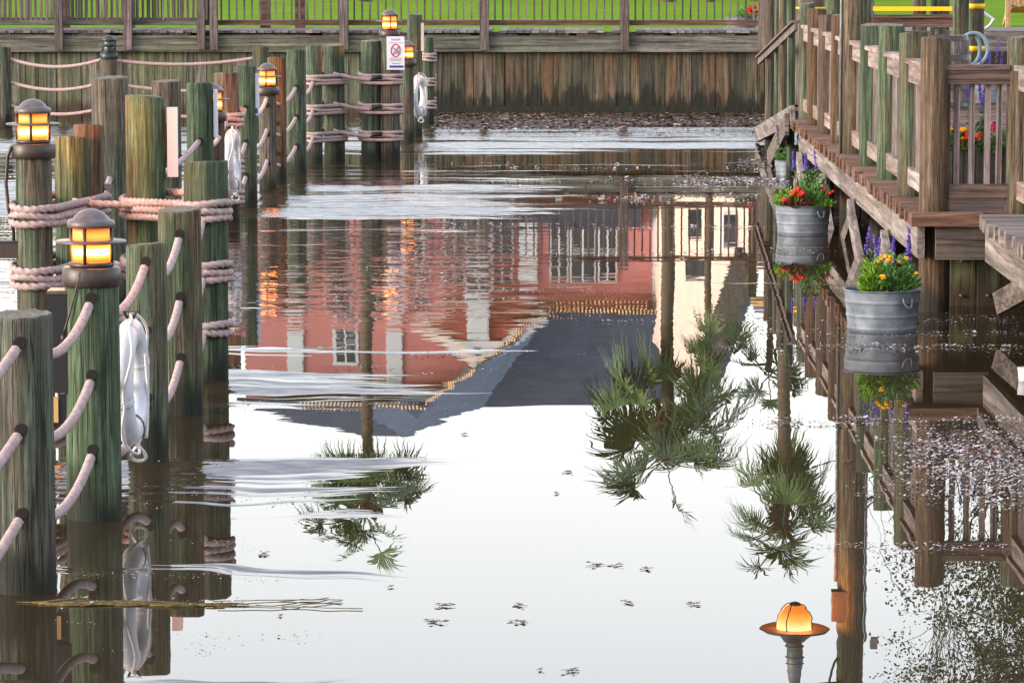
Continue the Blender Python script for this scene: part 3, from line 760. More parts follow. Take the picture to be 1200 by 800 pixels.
# ------------------------------------------------------------------ life rings
def life_ring(label, c, yaw, Rm=.245, rw=.068, rt=.052, tail=True, seed=1, lo=10):
    c = Vector(c); rnd = random.Random(seed)
    t = thing('life_ring', label, 'life ring', c, 'white life rings hung on pilings')
    Mx = Matrix.Translation(c) @ Matrix.Rotation(yaw, 4, 'Z')
    # ring in local XZ plane, axis along local Y
    def ringmesh(a0, a1, grow, n=48, closed=True):
        b = MB(); b.sm = True; rr = []
        m = n if closed else n+1
        for k in range(m):
            a = a0+(a1-a0)*k/n; ring = []
            for j in range(16):
                q = 2*PI*j/16
                rad = Rm+(rw+grow)*math.cos(q); yy = (rt+grow)*math.sin(q)
                ring.append(Mx @ Vector((rad*math.cos(a), yy, rad*math.sin(a))))
            rr.append(ring)
        b.rings(rr, closed, not closed); return b
    ringmesh(0, 2*PI, 0).build('ring', M['white'], t)
    for k in range(4):
        a = -PI/2+.28+k*PI/2
        ringmesh(a-.05, a+.05, .003, 4, False).build('strap', M['black'] if k in (0,) else M['cordwhite'], t)
    # grab line looping round the outside
    pts = []
    for k in range(97):
        a = PI/2+2*PI*k/96
        loose = .7*abs(math.sin(2*(a-.28+PI/2)))
        rad = Rm+rw+.008+.055*loose**1.5
        pts.append(Mx @ Vector((rad*math.cos(a), -.02-.05*math.sin(3*a)*loose, rad*math.sin(a)-.012*loose)))
    b = MB(); b.tube(pts, .0075, 8); b.build('grab_line', M['cordwhite'], t)
    if tail:
        p0 = Mx @ Vector((.0, -.03, -Rm-rw)); pts = []
        for k in range(25):
            u = k/24; pts.append(p0+Vector((.035*math.sin(u*PI*2)*1.0, .05*math.sin(u*PI), -.085*math.sin(u*PI))))
        pts2 = [Mx @ Vector((.14+.06*math.sin(u*PI), -.05, Rm*.5-.42*u)) for u in [k/16 for k in range(17)]]
        b = MB(); b.tube(pts, .0085, 8); b.tube(pts2, .0085, 8); b.build('tail_line', M['cordwhite'], t)
    # hook and hanging strap
    b = MB(); b.tube([Mx @ Vector((0,0,Rm+rw-.03)), Mx @ Vector((.0,-.03,Rm+rw+.03)), Mx @ Vector((0,.03,Rm+rw+.03)), Mx @ Vector((.0,.0,Rm+rw-.03))], .009, 8); b.build('hanger', M['black'], t)
    return t
c1 = at_Y(153.5, 447, 17.35)
life_ring('nearest white life ring hanging edge on beside the front lamp piling', c1, R(88), seed=1)
c2 = at_Y(272, 188, 34.6)
life_ring('middle white life ring hanging under the lamplit rope wraps', c2, R(87), Rm=.24, seed=2)
c3 = at_Y(491, 112, 51.6)
life_ring('farthest white life ring hung on the tall grey piling', c3, R(75), Rm=.235, seed=3)

# ------------------------------------------------------------------ right boardwalk
DZ = .76
XE = 2.42
dk = thing('boardwalk', 'low wooden boardwalk along the right bank with staggered plank ends', 'boardwalk', (XE, 26.2, 0))
b = MB(); y = 26.22
b.box(XE-.02, 2.93, 26.12, 26.34, DZ-.095, DZ)     # thick edge board at the corner
y = 26.345
while y < 62.0:
    wd = .138 if y < 46 else .2
    e = random.uniform(-.045,.02)
    b.box(XE+e if y < 41.3 else 3.56, 9.0, y, y+wd-.008, DZ-.10+random.uniform(-.004,.004), DZ-random.uniform(0,.006)); y += wd
    if y > 41.35 and y < 41.5: pass
b.build('planks', M['plankX'], dk)
b = MB()
for a, c in ((26.36,28.55),(28.555,32.3),(32.305,36.4),(36.405,40.9)):
    b.box(XE+.045+.002*(int(a) % 2), XE+.10, a, c, DZ-.345, DZ-.105)
b.build('fascia', M['fasciaY'], dk)
b = MB(); b.box(XE+.17, 2.99, 26.24, 26.30, DZ-.345, DZ-.098); b.build('end_board', M['fasciaX'], dk)
for Yk in (28.65, 32.3, 36.15, 40.0):
    for s, dl in ((-1, 1.75), (1, 1.9)):
        b = MB(); b.bar((XE+.02+.03*s, Yk, DZ-.38), (XE+.02+.03*s, Yk+s*dl, -.16), .055, .15, (0,0,1)); b.build('brace', M['fasciaY'], dk)
    b = MB(); pp = pile_mesh((XE+.28, Yk), .11, -.8, DZ-.11, int(Yk*10)); pp.build('support_post', [M['pile_brown'], M['pile_top']], dk)
pile_mesh((2.62, 26.62), .12, -.8, DZ-.11, 5).build('support_post', [M['pile_brown'], M['pile_top']], dk)
b = MB(); x = 2.78
while x < 5.5:
    wd = random.choice((.2,.21,.19)); b.box(x, x+wd-.006, 27.0+random.uniform(0,.01), 27.08, -.6, DZ-.11); x += wd
b.build('back_boards', M['bulk_left'], dk)
for x in (2.86, 3.06, 3.26):
    for zz in (.08, .34):
        b = MB(); b.lathe([(.014,0),(.014,.012),(.006,.016)], (x, 26.995, zz), 10, Matrix.Rotation(PI/2, 4, 'X')); b.build('bolt', M['galvdark'], dk)
for bx_ in ((XE+.4, 9, 27.2, 41.3), (3.6, 9, 41.302, 61.9)):
    b = MB(); b.box(*bx_, DZ-.30, DZ-.106); b.build('joist_bed', M['planterwood'], dk)

dk2 = thing('boardwalk', 'nearer boardwalk section stepping out at the right edge of the photo', 'boardwalk', (2.93, 20, 0))
b = MB(); y = 26.11
while y > 16.0:
    b.box(2.88+random.uniform(-.03,.02), 9.0, y-.13, y, DZ-.10, DZ-random.uniform(.002,.008)); y -= .138
b.build('planks', M['plankgrey'], dk2)
b = MB(); b.box(2.935, 2.985, 16, 26.10, DZ-.345, DZ-.105); b.build('fascia', M['fasciaY'], dk2)
A = at_Y(1169, 356, 25.2); B = at_Y(1225, 325, 24.7)
b = MB(); b.bar(A, B, .05, .16, (0,0,1)); b.build('brace', M['fasciaX'], dk2)

# railing along the boardwalk: round posts are pilings, bays of rail between
RX = 2.59
PY = [26.42, 28.2, 30.2, 32.2, 34.1, 36.0, 37.9, 39.8, 41.6]
info = [('peeled brown corner post of the boardwalk railing', 45, .225, 'pile_brown'),
        ('green railing post next to the peeled corner post', 38, .225, 'pile'),
        ('third railing post from the boardwalk corner, dark green', 29, .225, 'pile'),
        ('green railing post just right of the tall lamp pole', 29, .215, 'pile'),
        None,
        ('reddish brown railing post left of the tall lamp pole', 17, .215, 'pile_brown'),
        ('second reddish brown railing post beyond the tall lamp pole', 17.5, .215, 'pile_brown'),
        ('pale brown railing post, third beyond the tall lamp pole', 11, .215, 'pile_brown'),
        ('slim green railing post where the gangway starts', 4, .18, 'pile')]
TOPZ = {}
for k, Yk in enumerate(PY):
    if info[k] is None:
        continue
    lb, yt, dia, mt = info[k]
    X = RX; zt = at_Y(683+RX*4200/Yk, yt, Yk).z
    t = thing('railing_post', lb, 'post', (X, Yk, DZ), 'round railing posts along the boardwalk')
    pile_mesh((X, Yk), dia/2, DZ-.104, zt, 300+k).build('post', [M[mt], M['pile_top']], t)
# tall pole with bracket lamp
Yp = 34.1; zp = mir(1008, 805, Yp).z+.55
t = thing('lamp_pole', 'tall round green pole rising from the boardwalk with a pipe on its left', 'pole', (RX, Yp, DZ))
pile_mesh((RX, Yp), .128, DZ-.104, zp, 77).build('pole', [M['pile'], M['pile_top']], t)
b = MB(); b.tube([(RX-.145, Yp-.02, DZ), (RX-.145, Yp-.02, 3.35)], .014, 8); b.build('conduit', M['galvdark'], t)
b = MB(); b.tube([(RX+.14, Yp-.03, DZ), (RX+.14, Yp-.03, 3.95)], .012, 8); b.build('conduit', M['galvdark'], t)
A = mir(975, 693, Yp-.05); B = mir(997, 727, Yp-.05)
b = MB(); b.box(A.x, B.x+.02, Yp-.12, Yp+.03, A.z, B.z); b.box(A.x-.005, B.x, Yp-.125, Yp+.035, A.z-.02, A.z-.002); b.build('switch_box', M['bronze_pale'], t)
A = mir(1020, 748, Yp-.05); B = mir(1028, 760, Yp-.05)
b = MB(); b.box(A.x, B.x, Yp-.08, Yp, A.z, B.z); b.build('clip', M['galvdark'], t)
za = mir(950, 797, Yp).z
LX = mir(929, 740, Yp).x
YL = Yp-.34
b = MB(); b.bar((LX-.10, YL-.06, za+.06), (RX-.09, Yp-.06, za+.06), .10, .12); b.build('bracket_arm', M['beamX'], t)
b = MB(); b.tube(sag((RX-.2, Yp-.06, za), (RX-.125, Yp-.06, za-.25), .04, 10), .012, 6); b.build('loop_wire', M['black'], t)
t = thing('hanging_lamp', 'lit caged lamp with a wide shade hanging from the tall pole bracket', 'lamp', (LX, YL, za))
zs = mir(929, 738, YL).z; zg = mir(929, 707, YL).z
b = MB(); b.lathe([(.05,zs+.10),(.075,zs+.11),(.078,zs+.3),(.05,za-.02),(.025,za)], (LX,YL,0), 20)
for zz in (zs+.15, zs+.24, zs+.31): b.lathe([(.08,zz),(.092,zz+.006),(.08,zz+.014)], (LX,YL,0), 20)
b.build('stem', M['galvdark'], t)
b = MB(); b.lathe([(.335,zs-.02),(.34,zs-.015),(.30,zs+.012),(.16,zs+.045),(.10,zs+.12),(.05,zs+.13),(.05,zs+.12),(.09,zs+.11),(.15,zs+.035),(.3,zs+.002)], (LX,YL,0), 40); b.build('shade', M['bronze'], t)
b = MB(); b.lathe([(.05,zg+.02),(.085,zg+.026),(.13,zg+.07),(.158,zg+.14),(.17,zs-.05),(.172,zs-.01),(.16,zs+.0)], (LX,YL,0), 28); gl = b.build('globe', M['globe'], t); gl.visible_shadow = False
lamp_light(LX, YL, zg+.12, 95, t, .09)
for k in range(4):
    a = PI/4+k*PI/2+.3
    b = MB(); pts = [(LX+q*math.cos(a), YL+q*math.sin(a), zz) for q, zz in ((.185,zs-.02),(.18,zg+.14),(.145,zg+.06),(.09,zg+.012),(.0,zg-.012))]
    b.tube(resample(pts, .02), .006, 6); b.build('cage_wire', M['bronze'], t)
b = MB(); b.lathe([(.05,zg+.004),(.055,zg+.01),(.055,zg+.019),(.05,zg+.021)], (LX,YL,0), 16); b.build('cage_cap', M['bronze'], t)

def rail_bay(t, Y0, Y1, X, r0=.1, r1=.1, pm='picketpale', zd=DZ):
    a, c = Y0+r0, Y1-r1
    b = MB(); b.box(X-.075, X+.075, a-.03, c+.03, zd+1.035, zd+1.073); b.box(X-.045, X-.005, a-.02, c+.02, zd+.89, zd+1.033); b.build('top_rail', M['railY'], t)
    b = MB(); b.box(X-.045, X-.005, a-.02, c+.02, zd+.09, zd+.225); b.build('bottom_rail', M['railY'], t)
    b = MB(); n = max(2, int((c-a)/.14)); 
    for k in range(n):
        y = a+(c-a)*(k+.5)/n; b.box(X-.003, X+.036, y-.02, y+.02, zd+.10, zd+1.034)
    b.build('picket_panel', M[pm], t)
t = thing('boardwalk_railing', 'grey railing with pickets running between the round posts of the right boardwalk', 'railing', (RX, 34, DZ))
for k in range(len(PY)-1): rail_bay(t, PY[k], PY[k+1], RX)
# end railing facing the camera, corner post k and onward
KX = at_Y(1196, 245, 26.42).x
t = thing('railing_post', 'railing post at the right edge beyond the short end railing', 'post', (KX, 26.42, DZ), 'round railing posts along the boardwalk')
pile_mesh((KX, 26.42), .115, DZ-.104, at_Y(1196, 43, 26.42).z, 411).build('post', [M['pile'], M['pile_top']], t)
t = thing('end_railing', 'short brown picket railing facing the water between two round posts', 'railing', (RX+.3, 26.42, DZ))
a, c = RX+.10, KX-.10
b = MB(); b.box(a-.03, c, 26.34, 26.50, DZ+1.035, DZ+1.073); b.box(a-.015, c+.01, 26.355, 26.395, DZ+.93, DZ+1.033); b.build('top_rail', M['railX'], t)
b = MB(); b.box(a-.0, c, 26.355, 26.395, DZ+.10, DZ+.20); b.build('bottom_rail', M['railX'], t)
for px in (1121, 1138.5, 1157, 1170.5):
    x = at_Y(px, 150, 26.42).x; b = MB(); b.box(x-.021, x+.021, 26.398, 26.44, DZ+.12, DZ+1.033); b.build('picket', M['picketpale'], t)
t = thing('boardwalk_railing', 'railing coming forward along the right edge of the photo', 'railing', (KX, 24, DZ))
rail_bay(t, 24.2, 26.42, KX); rail_bay(t, 22.0, 24.2, KX)

# inner rail across the deck
t = thing('cross_railing', 'dark railing across the deck behind the boardwalk posts', 'railing', (4.2, 45, DZ))
a, c = at_Y(1012, 26, 45).x, at_Y(1116, 26, 45).x
b = MB(); b.box(a, c, 44.92, 45.08, DZ+1.10, DZ+1.135); b.box(a, c, 44.95, 44.99, DZ+.98, DZ+1.097); b.build('top_rail', M['railX'], t)
b = MB(); x = a+.05
while x < c: b.box(x, x+.04, 44.992, 45.03, DZ+.1, DZ+1.095); x += .14
b.build('picket_panel', M['railZ'], t)
b = MB(); b.box(a, c, 44.95, 44.99, DZ+.09, DZ+.2); b.build('bottom_rail', M['railX'], t)
def inner(px, wpx, Yk, label, mt='pile', top=3.2):
    x = at_Y(px, 30, Yk).x; r = wpx/2*Yk/4200
    t = thing('piling', label, 'piling', (x, Yk, DZ), 'pilings standing on the right deck')
    pile_mesh((x, Yk), r, DZ-.05, top, int(px)).build('post', [M[mt], M['pile_top']], t)
inner(949, 34, 46.5, 'thick dark piling behind the reddish railing posts with yellow tape', top=at_Y(949, 1, 46.5).z+.12)
inner(977, 20, 47.5, 'slim dark piling left of the tall lamp pole top')
inner(1077, 16, 46.2, 'slim green piling behind the dark cross railing, left of two')
inner(1101, 22, 46.4, 'broader green piling behind the dark cross railing, right of two')
inner(1125, 20, 49, 'tall green piling behind the barrel, left of the hose')
inner(1144.5, 17.5, 49.3, 'tall piling behind the barrel with two yellow bands and a hose')
# yellow caution tape
A = at_Y(1000, 10.5, 46.0); B = at_Y(1070, 10.5, 46.0); h = .027
b = MB(); b.box(A.x, at_Y(1116, 10, 46).x, 46.0, 46.006, A.z-h, A.z+h)
tag(b.build('caution_tape', M['tape'], None, (A.x, 46, A.z)), 'yellow caution tape stretched above the dark cross railing', 'tape')
for k, (yy, px, w2, Yk, lb) in enumerate(((7.5, 1144.5, 17.5, 49.3, 'yellow tape band high on the hose piling'), (57, 1144.5, 17.5, 49.3, 'yellow tape band low on the hose piling'), (9.5, 949, 34, 46.5, 'yellow tape band round the thick dark piling'))):
    p = at_Y(px, yy, Yk); r = w2/2*Yk/4200+.006
    hh = .034 if k < 2 else .012
    b = MB(); b.lathe([(r,-hh),(r+.002,-hh),(r+.002,hh),(r,hh)], (p.x, Yk, p.z), 24, caps=False)
    tag(b.build('caution_tape', M['tape'], None, p), lb, 'tape')

# gangway
t = thing('gangway', 'sloping wooden gangway going down from the boardwalk end to the water', 'gangway', (2.5, 42, DZ))
g0, g1 = Vector((0, 42.0, .88)), Vector((0, 50.6, .22))
for x in (2.46, 3.5):
    b = MB(); b.bar((x, g0.y, g0.z-.1), (x, g1.y, g1.z-.1), .05, .22); b.build('stringer', M['fasciaY'], t)
b = MB(); n = 40
for k in range(n):
    p = g0.lerp(g1, (k+.5)/n); b.box(2.49, 3.47, p.y-.09, p.y+.09, p.z-.05, p.z-.015)
b.build('treads', M['plankgrey'], t)
b = MB(); b.bar((2.47, 41.7, 1.81), (2.47, 50.4, 1.15), .04, .085); b.bar((2.46, 41.7, 1.87), (2.46, 50.4, 1.21), .09, .03); b.build('hand_rail', M['railZ'], t)
b = MB(); b.bar((2.40, 42.2, .66), (2.40, 46.2, .0), .05, .26); b.build('side_board', M['fasciaX'], t)
for px, Yk, dia in ((902.5, 48.6, .13), (910.5, 46.8, .07), (917, 44.9, .10), (927, 43.2, .10)):
    x = at_Y(px, 60, Yk).x; pile_mesh((x, Yk), dia/2, -.5, 2.30, int(px)).build('post', [M['pile'], M['pile_top']], t)

# steps and right far bank
t = thing('deck_steps', 'wide grey plank steps rising from the boardwalk to the lawn', 'steps', (6, 62, DZ))
for k in range(3):
    b = MB(); b.box(5.0, 12, 62.0+k*.55, 62.55+k*.55 if k < 2 else 66.6, DZ+.0, DZ+.185*(k+1)); 
    yy = 62.0+k*.55
    b.build('step', M['plankgrey'], t)
t = thing('bulkhead', 'brown plank wall at the head of the right deck left of the steps', 'bulkhead', (4, 62.1, 0))
b = MB(); x = XR+.01
while x < 4.98:
    b.box(x, x+.19, 61.95, 62.05, -.3, 1.30); x += .2
b.build('board_wall', M['bulk'], t)
far_fence('picket railing with a green lawn behind it, above the right deck', 62.15, XR+.02, 5.0, [], M['railZ'], .13, .03, 1.30, 2.4, M['railX'], M['railZ'])

# barrel, hose, chair
Yb = 44.0; p = at_Y(1108, 122, Yb); bx, bz = at_Y(1108, 80, Yb).x, DZ+.003
t = thing('barrel', 'large grey wooden barrel with dark hoops behind the corner post', 'barrel', (bx, Yb, bz))
hB = .90
def br(u): return .265+.045*math.sin(PI*u)
b = MB(); n = 24
for j in range(n):
    a0, a1 = 2*PI*j/n, 2*PI*(j+.97)/n; st = []
    for u in [k/8 for k in range(9)]:
        st.append((u, br(u)))
    i0 = len(b.v)
    for u, q in st:
        for aa in (a0, a1): b.v.append((bx+q*math.cos(aa), Yb+q*math.sin(aa), bz+hB*u))
    for k in range(8): b.face((i0+2*k, i0+2*k+1, i0+2*k+3, i0+2*k+2))
b.build('staves', M['barrelwood'], t)
b = MB(); b.lathe([(.25,bz+hB-.03),(.0,bz+hB-.028)], (bx,Yb,0), 24, caps=False); b.build('head', M['planterwood'], t)
for u0, u1 in ((.02,.10),(.26,.33),(.66,.74),(.93,1.0)):
    b = MB(); b.lathe([(br(u0)+.004,bz+hB*u0),(br(u1)+.004,bz+hB*u1),(br(u1),bz+hB*u1)], (bx,Yb,0), 28, caps=False); b.build('hoop', M['bronze'], t)
Yh = 48.4
c = at_Y(1139, 58, Yh)
b = MB()
for k, (rx_, rz_, dx) in enumerate(((.19,.22,.02),(.11,.20,.0))):
    b.tube([(c.x+dx+rx_*math.cos(2*PI*q/40), Yh+.05*k, c.z+rz_*math.sin(2*PI*q/40)) for q in range(40)], .026, 10, True)
tag(b.build('garden_hose', M['hose'], None, c), 'coiled blue grey hose hanging on the banded piling', 'hose')
Yh = 50; b = MB()
pts = [at_Y(1151, 14, Yh), at_Y(1158, 19, Yh), at_Y(1164, 23, Yh), at_Y(1161, 29, Yh), at_Y(1155, 34, Yh), at_Y(1149, 33, Yh)]
b.tube(resample(pts, .03), .022, 10)
tag(b.build('tube_handle', M['steel'], None, pts[0]), 'bent pale steel tube beside the banded piling', 'handle')
Yc = 67.6; t = thing('garden_chair', 'orange brown wooden garden chair standing at the lawn edge', 'chair', (at_Y(1190, 28, Yc).x, Yc, LZ))
xl = at_Y(1181, 20, Yc).x; z0 = LZ+.02
for x in (xl, xl+.62):
    b = MB(); b.box(x-.045, x+.045, Yc-.05, Yc+.05, z0-.02, z0+.56); b.build('front_leg', M['orangewood'], t)
    b = MB(); b.bar((x, Yc+.65, z0), (x, Yc+.0, z0+.36), .03, .1); b.build('rear_leg', M['orangewood'], t)
    b = MB(); b.box(x-.07, x+.07, Yc-.08, Yc+.62, z0+.56, z0+.59); b.build('arm_rest', M['orangewood'], t)
b = MB()
for k in range(6): b.box(xl+.02, xl+.60, Yc-.06+k*.1, Yc+.03+k*.1, z0+.36-k*.025, z0+.38-k*.025)
b.build('seat', M['orangewood'], t)
b = MB(); b.prism([(xl+.05, Yc-.06, z0+.56),(xl+.58, Yc-.06, z0+.56),(xl+.58,Yc-.06,z0+.48),(xl+.35,Yc-.06,z0+.40),(xl+.12,Yc-.06,z0+.38),(xl+.05,Yc-.06,z0+.30)], (0,.025,0)); b.build('apron', M['orangewood'], t)
b = MB()
for k in range(5): b.bar((xl+.08+k*.115, Yc+.5, z0+.25), (xl+.08+k*.115, Yc+.78, z0+1.0-.04*abs(k-2)), .1, .02, (0,1,0))
b.build('backrest', M['orangewood'], t)

# ------------------------------------------------------------------ planters and flowers
def tub(x, y, z0, R0, hgt, label, mat='galv', handle_a=-PI/2+.62, group='galvanised tubs'):
    t = thing('planter_tub', label, 'tub', (x, y, z0), group)
    b = MB(); prof = []
    prof += [(R0*.86, 0), (R0*.87, .004)]
    for k in range(1, 40):
        u = k/40; rr = R0*(.87+.12*u)
        for c in (.22,.48,.76):
            rr += .007*math.exp(-((u-c)/.018)**2)
        prof.append((rr, hgt*u))
    prof += [(R0*1.0, hgt*.98), (R0*1.022, hgt*.985), (R0*1.022, hgt*1.0), (R0*.99, hgt*1.0), (R0*.97, hgt*.97), (R0*.94, hgt*.86)]
    b.lathe(prof, (x,y,z0), 40, caps=False); b.lathe([(R0*.85,.0),(0.001,.001)], (x,y,z0+.002), 30, caps=False)
    b.build('tub_body', M[mat], t)
    b = MB(); b.lathe([(R0*.945,hgt*.86),(R0*.5,hgt*.88),(.002,hgt*.885)], (x,y,z0), 24, caps=False); b.build('soil', M['soil'], t)
    for a in (handle_a, handle_a+PI):
        b = MB(); pts = []
        for k in range(13):
            u = k/12; aa = a+(u-.5)*.30; q = R0*1.0+.022*math.sin(PI*u)+.004
            pts.append((x+q*math.cos(aa), y+q*math.sin(aa), z0+hgt*(.87-.20*(math.sin(PI*u)**.5))))
        b.tube(pts, .007, 6); b.build('handle', M['galvdark'], t)
    return t
def foliage(x, y, z, rx, rz, n, s, mat, label, cat, seed, name, flowers=None, group=None, up=.7):
    rnd = random.Random(seed); t = thing(name, label, cat, (x,y,z), group)
    b = MB()
    for k in range(n):
        a = rnd.uniform(0, 2*PI); u = rnd.random()**.5; h = rnd.random()
        q = rx*u*(.65+.5*math.sin(PI*min(1, h*1.05))); hh = rz*h*(1-.35*u*u)*(.8+.35*math.sin(5*a+seed))
        p = Vector((x+q*math.cos(a), y+q*math.sin(a), z+hh))
        d = Vector((math.cos(a)*rnd.uniform(.2,1), math.sin(a)*rnd.uniform(.2,1), rnd.uniform(-.1,1)*up+.2)).normalized()
        sd_ = d.cross(Vector((rnd.uniform(-1,1), rnd.uniform(-1,1), rnd.uniform(-1,1)))).normalized()
        l = s*rnd.uniform(.6,1.3); wv = l*.20
        b.quad(p-sd_*wv*.3, p+d*l*.5-sd_*wv, p+d*l, p+d*l*.5+sd_*wv)
    for k in range(max(6, n//60)):
        a = rnd.uniform(0, 2*PI); q = rx*.7*rnd.random()
        b.tube([(x+q*.4*math.cos(a), y+q*.4*math.sin(a), z-.01), (x+q*math.cos(a), y+q*math.sin(a), z+rz*.7)], .004, 5)
    b.build('foliage', M[mat], t)
    if flowers:
        for (fx_, fy_, fz_, fs, fm) in flowers:
            b = MB(); c = Vector((x+fx_, y+fy_, z+fz_))
            for k in range(34):
                d = Vector((rnd.gauss(0,1), rnd.gauss(0,1), rnd.gauss(.3,.8))).normalized()
                sd_ = d.orthogonal().normalized(); sd_.rotate(Matrix.Rotation(rnd.uniform(0,6.28), 3, d)); o2 = d.cross(sd_)
                p = c+Vector((d.x, d.y, d.z*.7))*fs*rnd.uniform(.55,.95); wv = fs*.42
                b.quad(p-sd_*wv, p-o2*wv*.8+d*wv*.3, p+sd_*wv, p+o2*wv*.8+d*wv*.2)
            b.build('flower', M[fm], t)
    return t
def salvia(x, y, z, n, spread, h, label, seed, group='purple salvias'):
    rnd = random.Random(seed); t = thing('salvia_plant', label, 'flowers', (x,y,z), group)
    bl = MB()
    for k in range(n):
        sx = x+spread*(2*(k+.5)/n-1)+rnd.uniform(-.02,.02); sy = y+rnd.uniform(-.05,.05)
        hh = h*rnd.uniform(.72,1.05); ln = Vector((rnd.uniform(-.06,.06), rnd.uniform(-.04,.04), hh))
        base = Vector((sx, sy, z)); bl.tube([base, base+ln*.6, base+ln], .0035, 5)
        for q in range(14):
            p = base+ln*rnd.uniform(.05,.55); d = Vector((rnd.uniform(-1,1), rnd.uniform(-1,1), rnd.uniform(0,.8))).normalized(); s2 = d.orthogonal().normalized()
            bl.quad(p, p+d*.025-s2*.008, p+d*.05, p+d*.025+s2*.008)
        b = MB()
        for q in range(60):
            u = rnd.random(); p = base+ln*(.55+.47*u); rr = .024*(1.05-.75*u)
            a = rnd.uniform(0, 6.28); d = Vector((math.cos(a), math.sin(a), .25)); s2 = Vector((-math.sin(a), math.cos(a), 0)); o2 = Vector((0,0,1))
            c = p+d*rr*rnd.uniform(.4,1); wv = .0095
            b.quad(c-s2*wv, c-o2*wv+d*.004, c+s2*wv, c+o2*wv+d*.004)
        b.build('flower_spike', M['purple'], t)
    bl.build('stems', M['leaf_dark'], t)
    return t
# tub nearest
p = at_z(1034, 390, 0); tx, ty = at_Y(1034, 388, p.y+.2).x, p.y+.24
tub(tx, ty, -.06, .272, .35, 'nearest galvanised tub with yellow marigolds, standing in the water')
zt = .27
foliage(tx-.075, ty-.10, zt, .085, .27, 700, .042, 'leaf_lime', 'lime green bushy plant at the left of the nearest tub', 'plant', 3, 'green_plant')
foliage(tx+.085, ty-.04, zt, .145, .25, 1100, .045, 'leaf_mid', 'yellow marigolds blooming in the nearest tub', 'flowers', 4, 'marigold_plant',
        [(-.105,-.13,.245,.020,'yellow'),(-.075,-.12,.262,.022,'yellow'),(-.06,-.13,.235,.022,'yellow'),(-.13,-.12,.225,.020,'yellow'),(-.03,-.12,.225,.016,'yellow'),(.02,-.10,.22,.018,'yellow'),(.07,-.10,.245,.022,'yellow'),(-.10,-.20,.125,.026,'yellow'),(.14,-.10,.14,.018,'yellow'),(-.05,-.14,.26,.018,'yellow')])
salvia(tx+.04, ty+.12, zt, 7, .21, .44, 'purple salvia spikes behind the marigolds of the nearest tub', 5)
p = at_z(941, 276, 0); tx2, ty2 = at_Y(941, 274, p.y+.2).x, p.y+.24
tub(tx2, ty2, -.05, .265, .325, 'second galvanised tub with red flowers, standing in the water')
zt = .24
foliage(tx2-.15, ty2-.04, zt, .10, .18, 400, .05, 'leaf_lime', 'small light green plant at the left of the red flowered tub', 'plant', 6, 'green_plant')
foliage(tx2+.08, ty2+.02, zt, .14, .34, 800, .055, 'leaf_mid', 'taller feathery green plant in the middle of the red flowered tub', 'plant', 7, 'green_plant')
foliage(tx2-.06, ty2-.15, zt, .11, .12, 350, .05, 'leaf_bronze', 'bright red flowers with bronze leaves in the second tub', 'flowers', 8, 'red_flower_plant',
        [(-.04,-.02,.16,.038,'red'),(.0,-.02,.19,.036,'red'),(.045,-.02,.155,.04,'red'),(-.12,-.02,.09,.034,'red'),(.02,-.03,.125,.03,'red')])
foliage(tx2+.19, ty2-.08, zt, .08, .12, 250, .045, 'leaf_lime', 'low plant with crimson blooms at the right of the second tub', 'flowers', 9, 'red_flower_plant',
        [(.0,.0,.19,.03,'pinkfl'),(.06,-.02,.15,.022,'red'),(.085,-.02,.17,.018,'red')])
salvia(tx2+.06, ty2+.13, zt+.12, 4, .16, .46, 'purple salvia spikes rising behind the second tub', 10)
# third tub
Y3 = 43.4; x3 = at_Y(927, 190, Y3).x
tub(x3, Y3, -.05, .2, .22, 'farthest galvanised tub half hidden under the boardwalk end')
foliage(x3-.02, Y3-.05, .15, .16, .24, 350, .05, 'leaf_mid', 'trailing green plant hanging in the farthest tub', 'plant', 11, 'green_plant')
salvia(x3-.05, Y3-.04, .2, 3, .12, .42, 'few purple spikes in the farthest tub', 12)
# far tub behind fence
Y4 = 62.6; x4 = at_Y(869, 20, Y4).x
tub(x4, Y4, LZ+.002, .28, .27, 'grey tub with red flowers behind the far picket railing', 'galvdark')
foliage(x4+.1, Y4-.06, LZ+.24, .16, .2, 300, .06, 'leaf_mid', 'red geraniums in the tub behind the far railing', 'flowers', 13, 'red_flower_plant',
        [(.02,-.12,.16,.06,'red'),(.1,-.12,.2,.06,'red'),(.06,-.12,.1,.055,'red'),(.16,-.1,.12,.05,'red')])
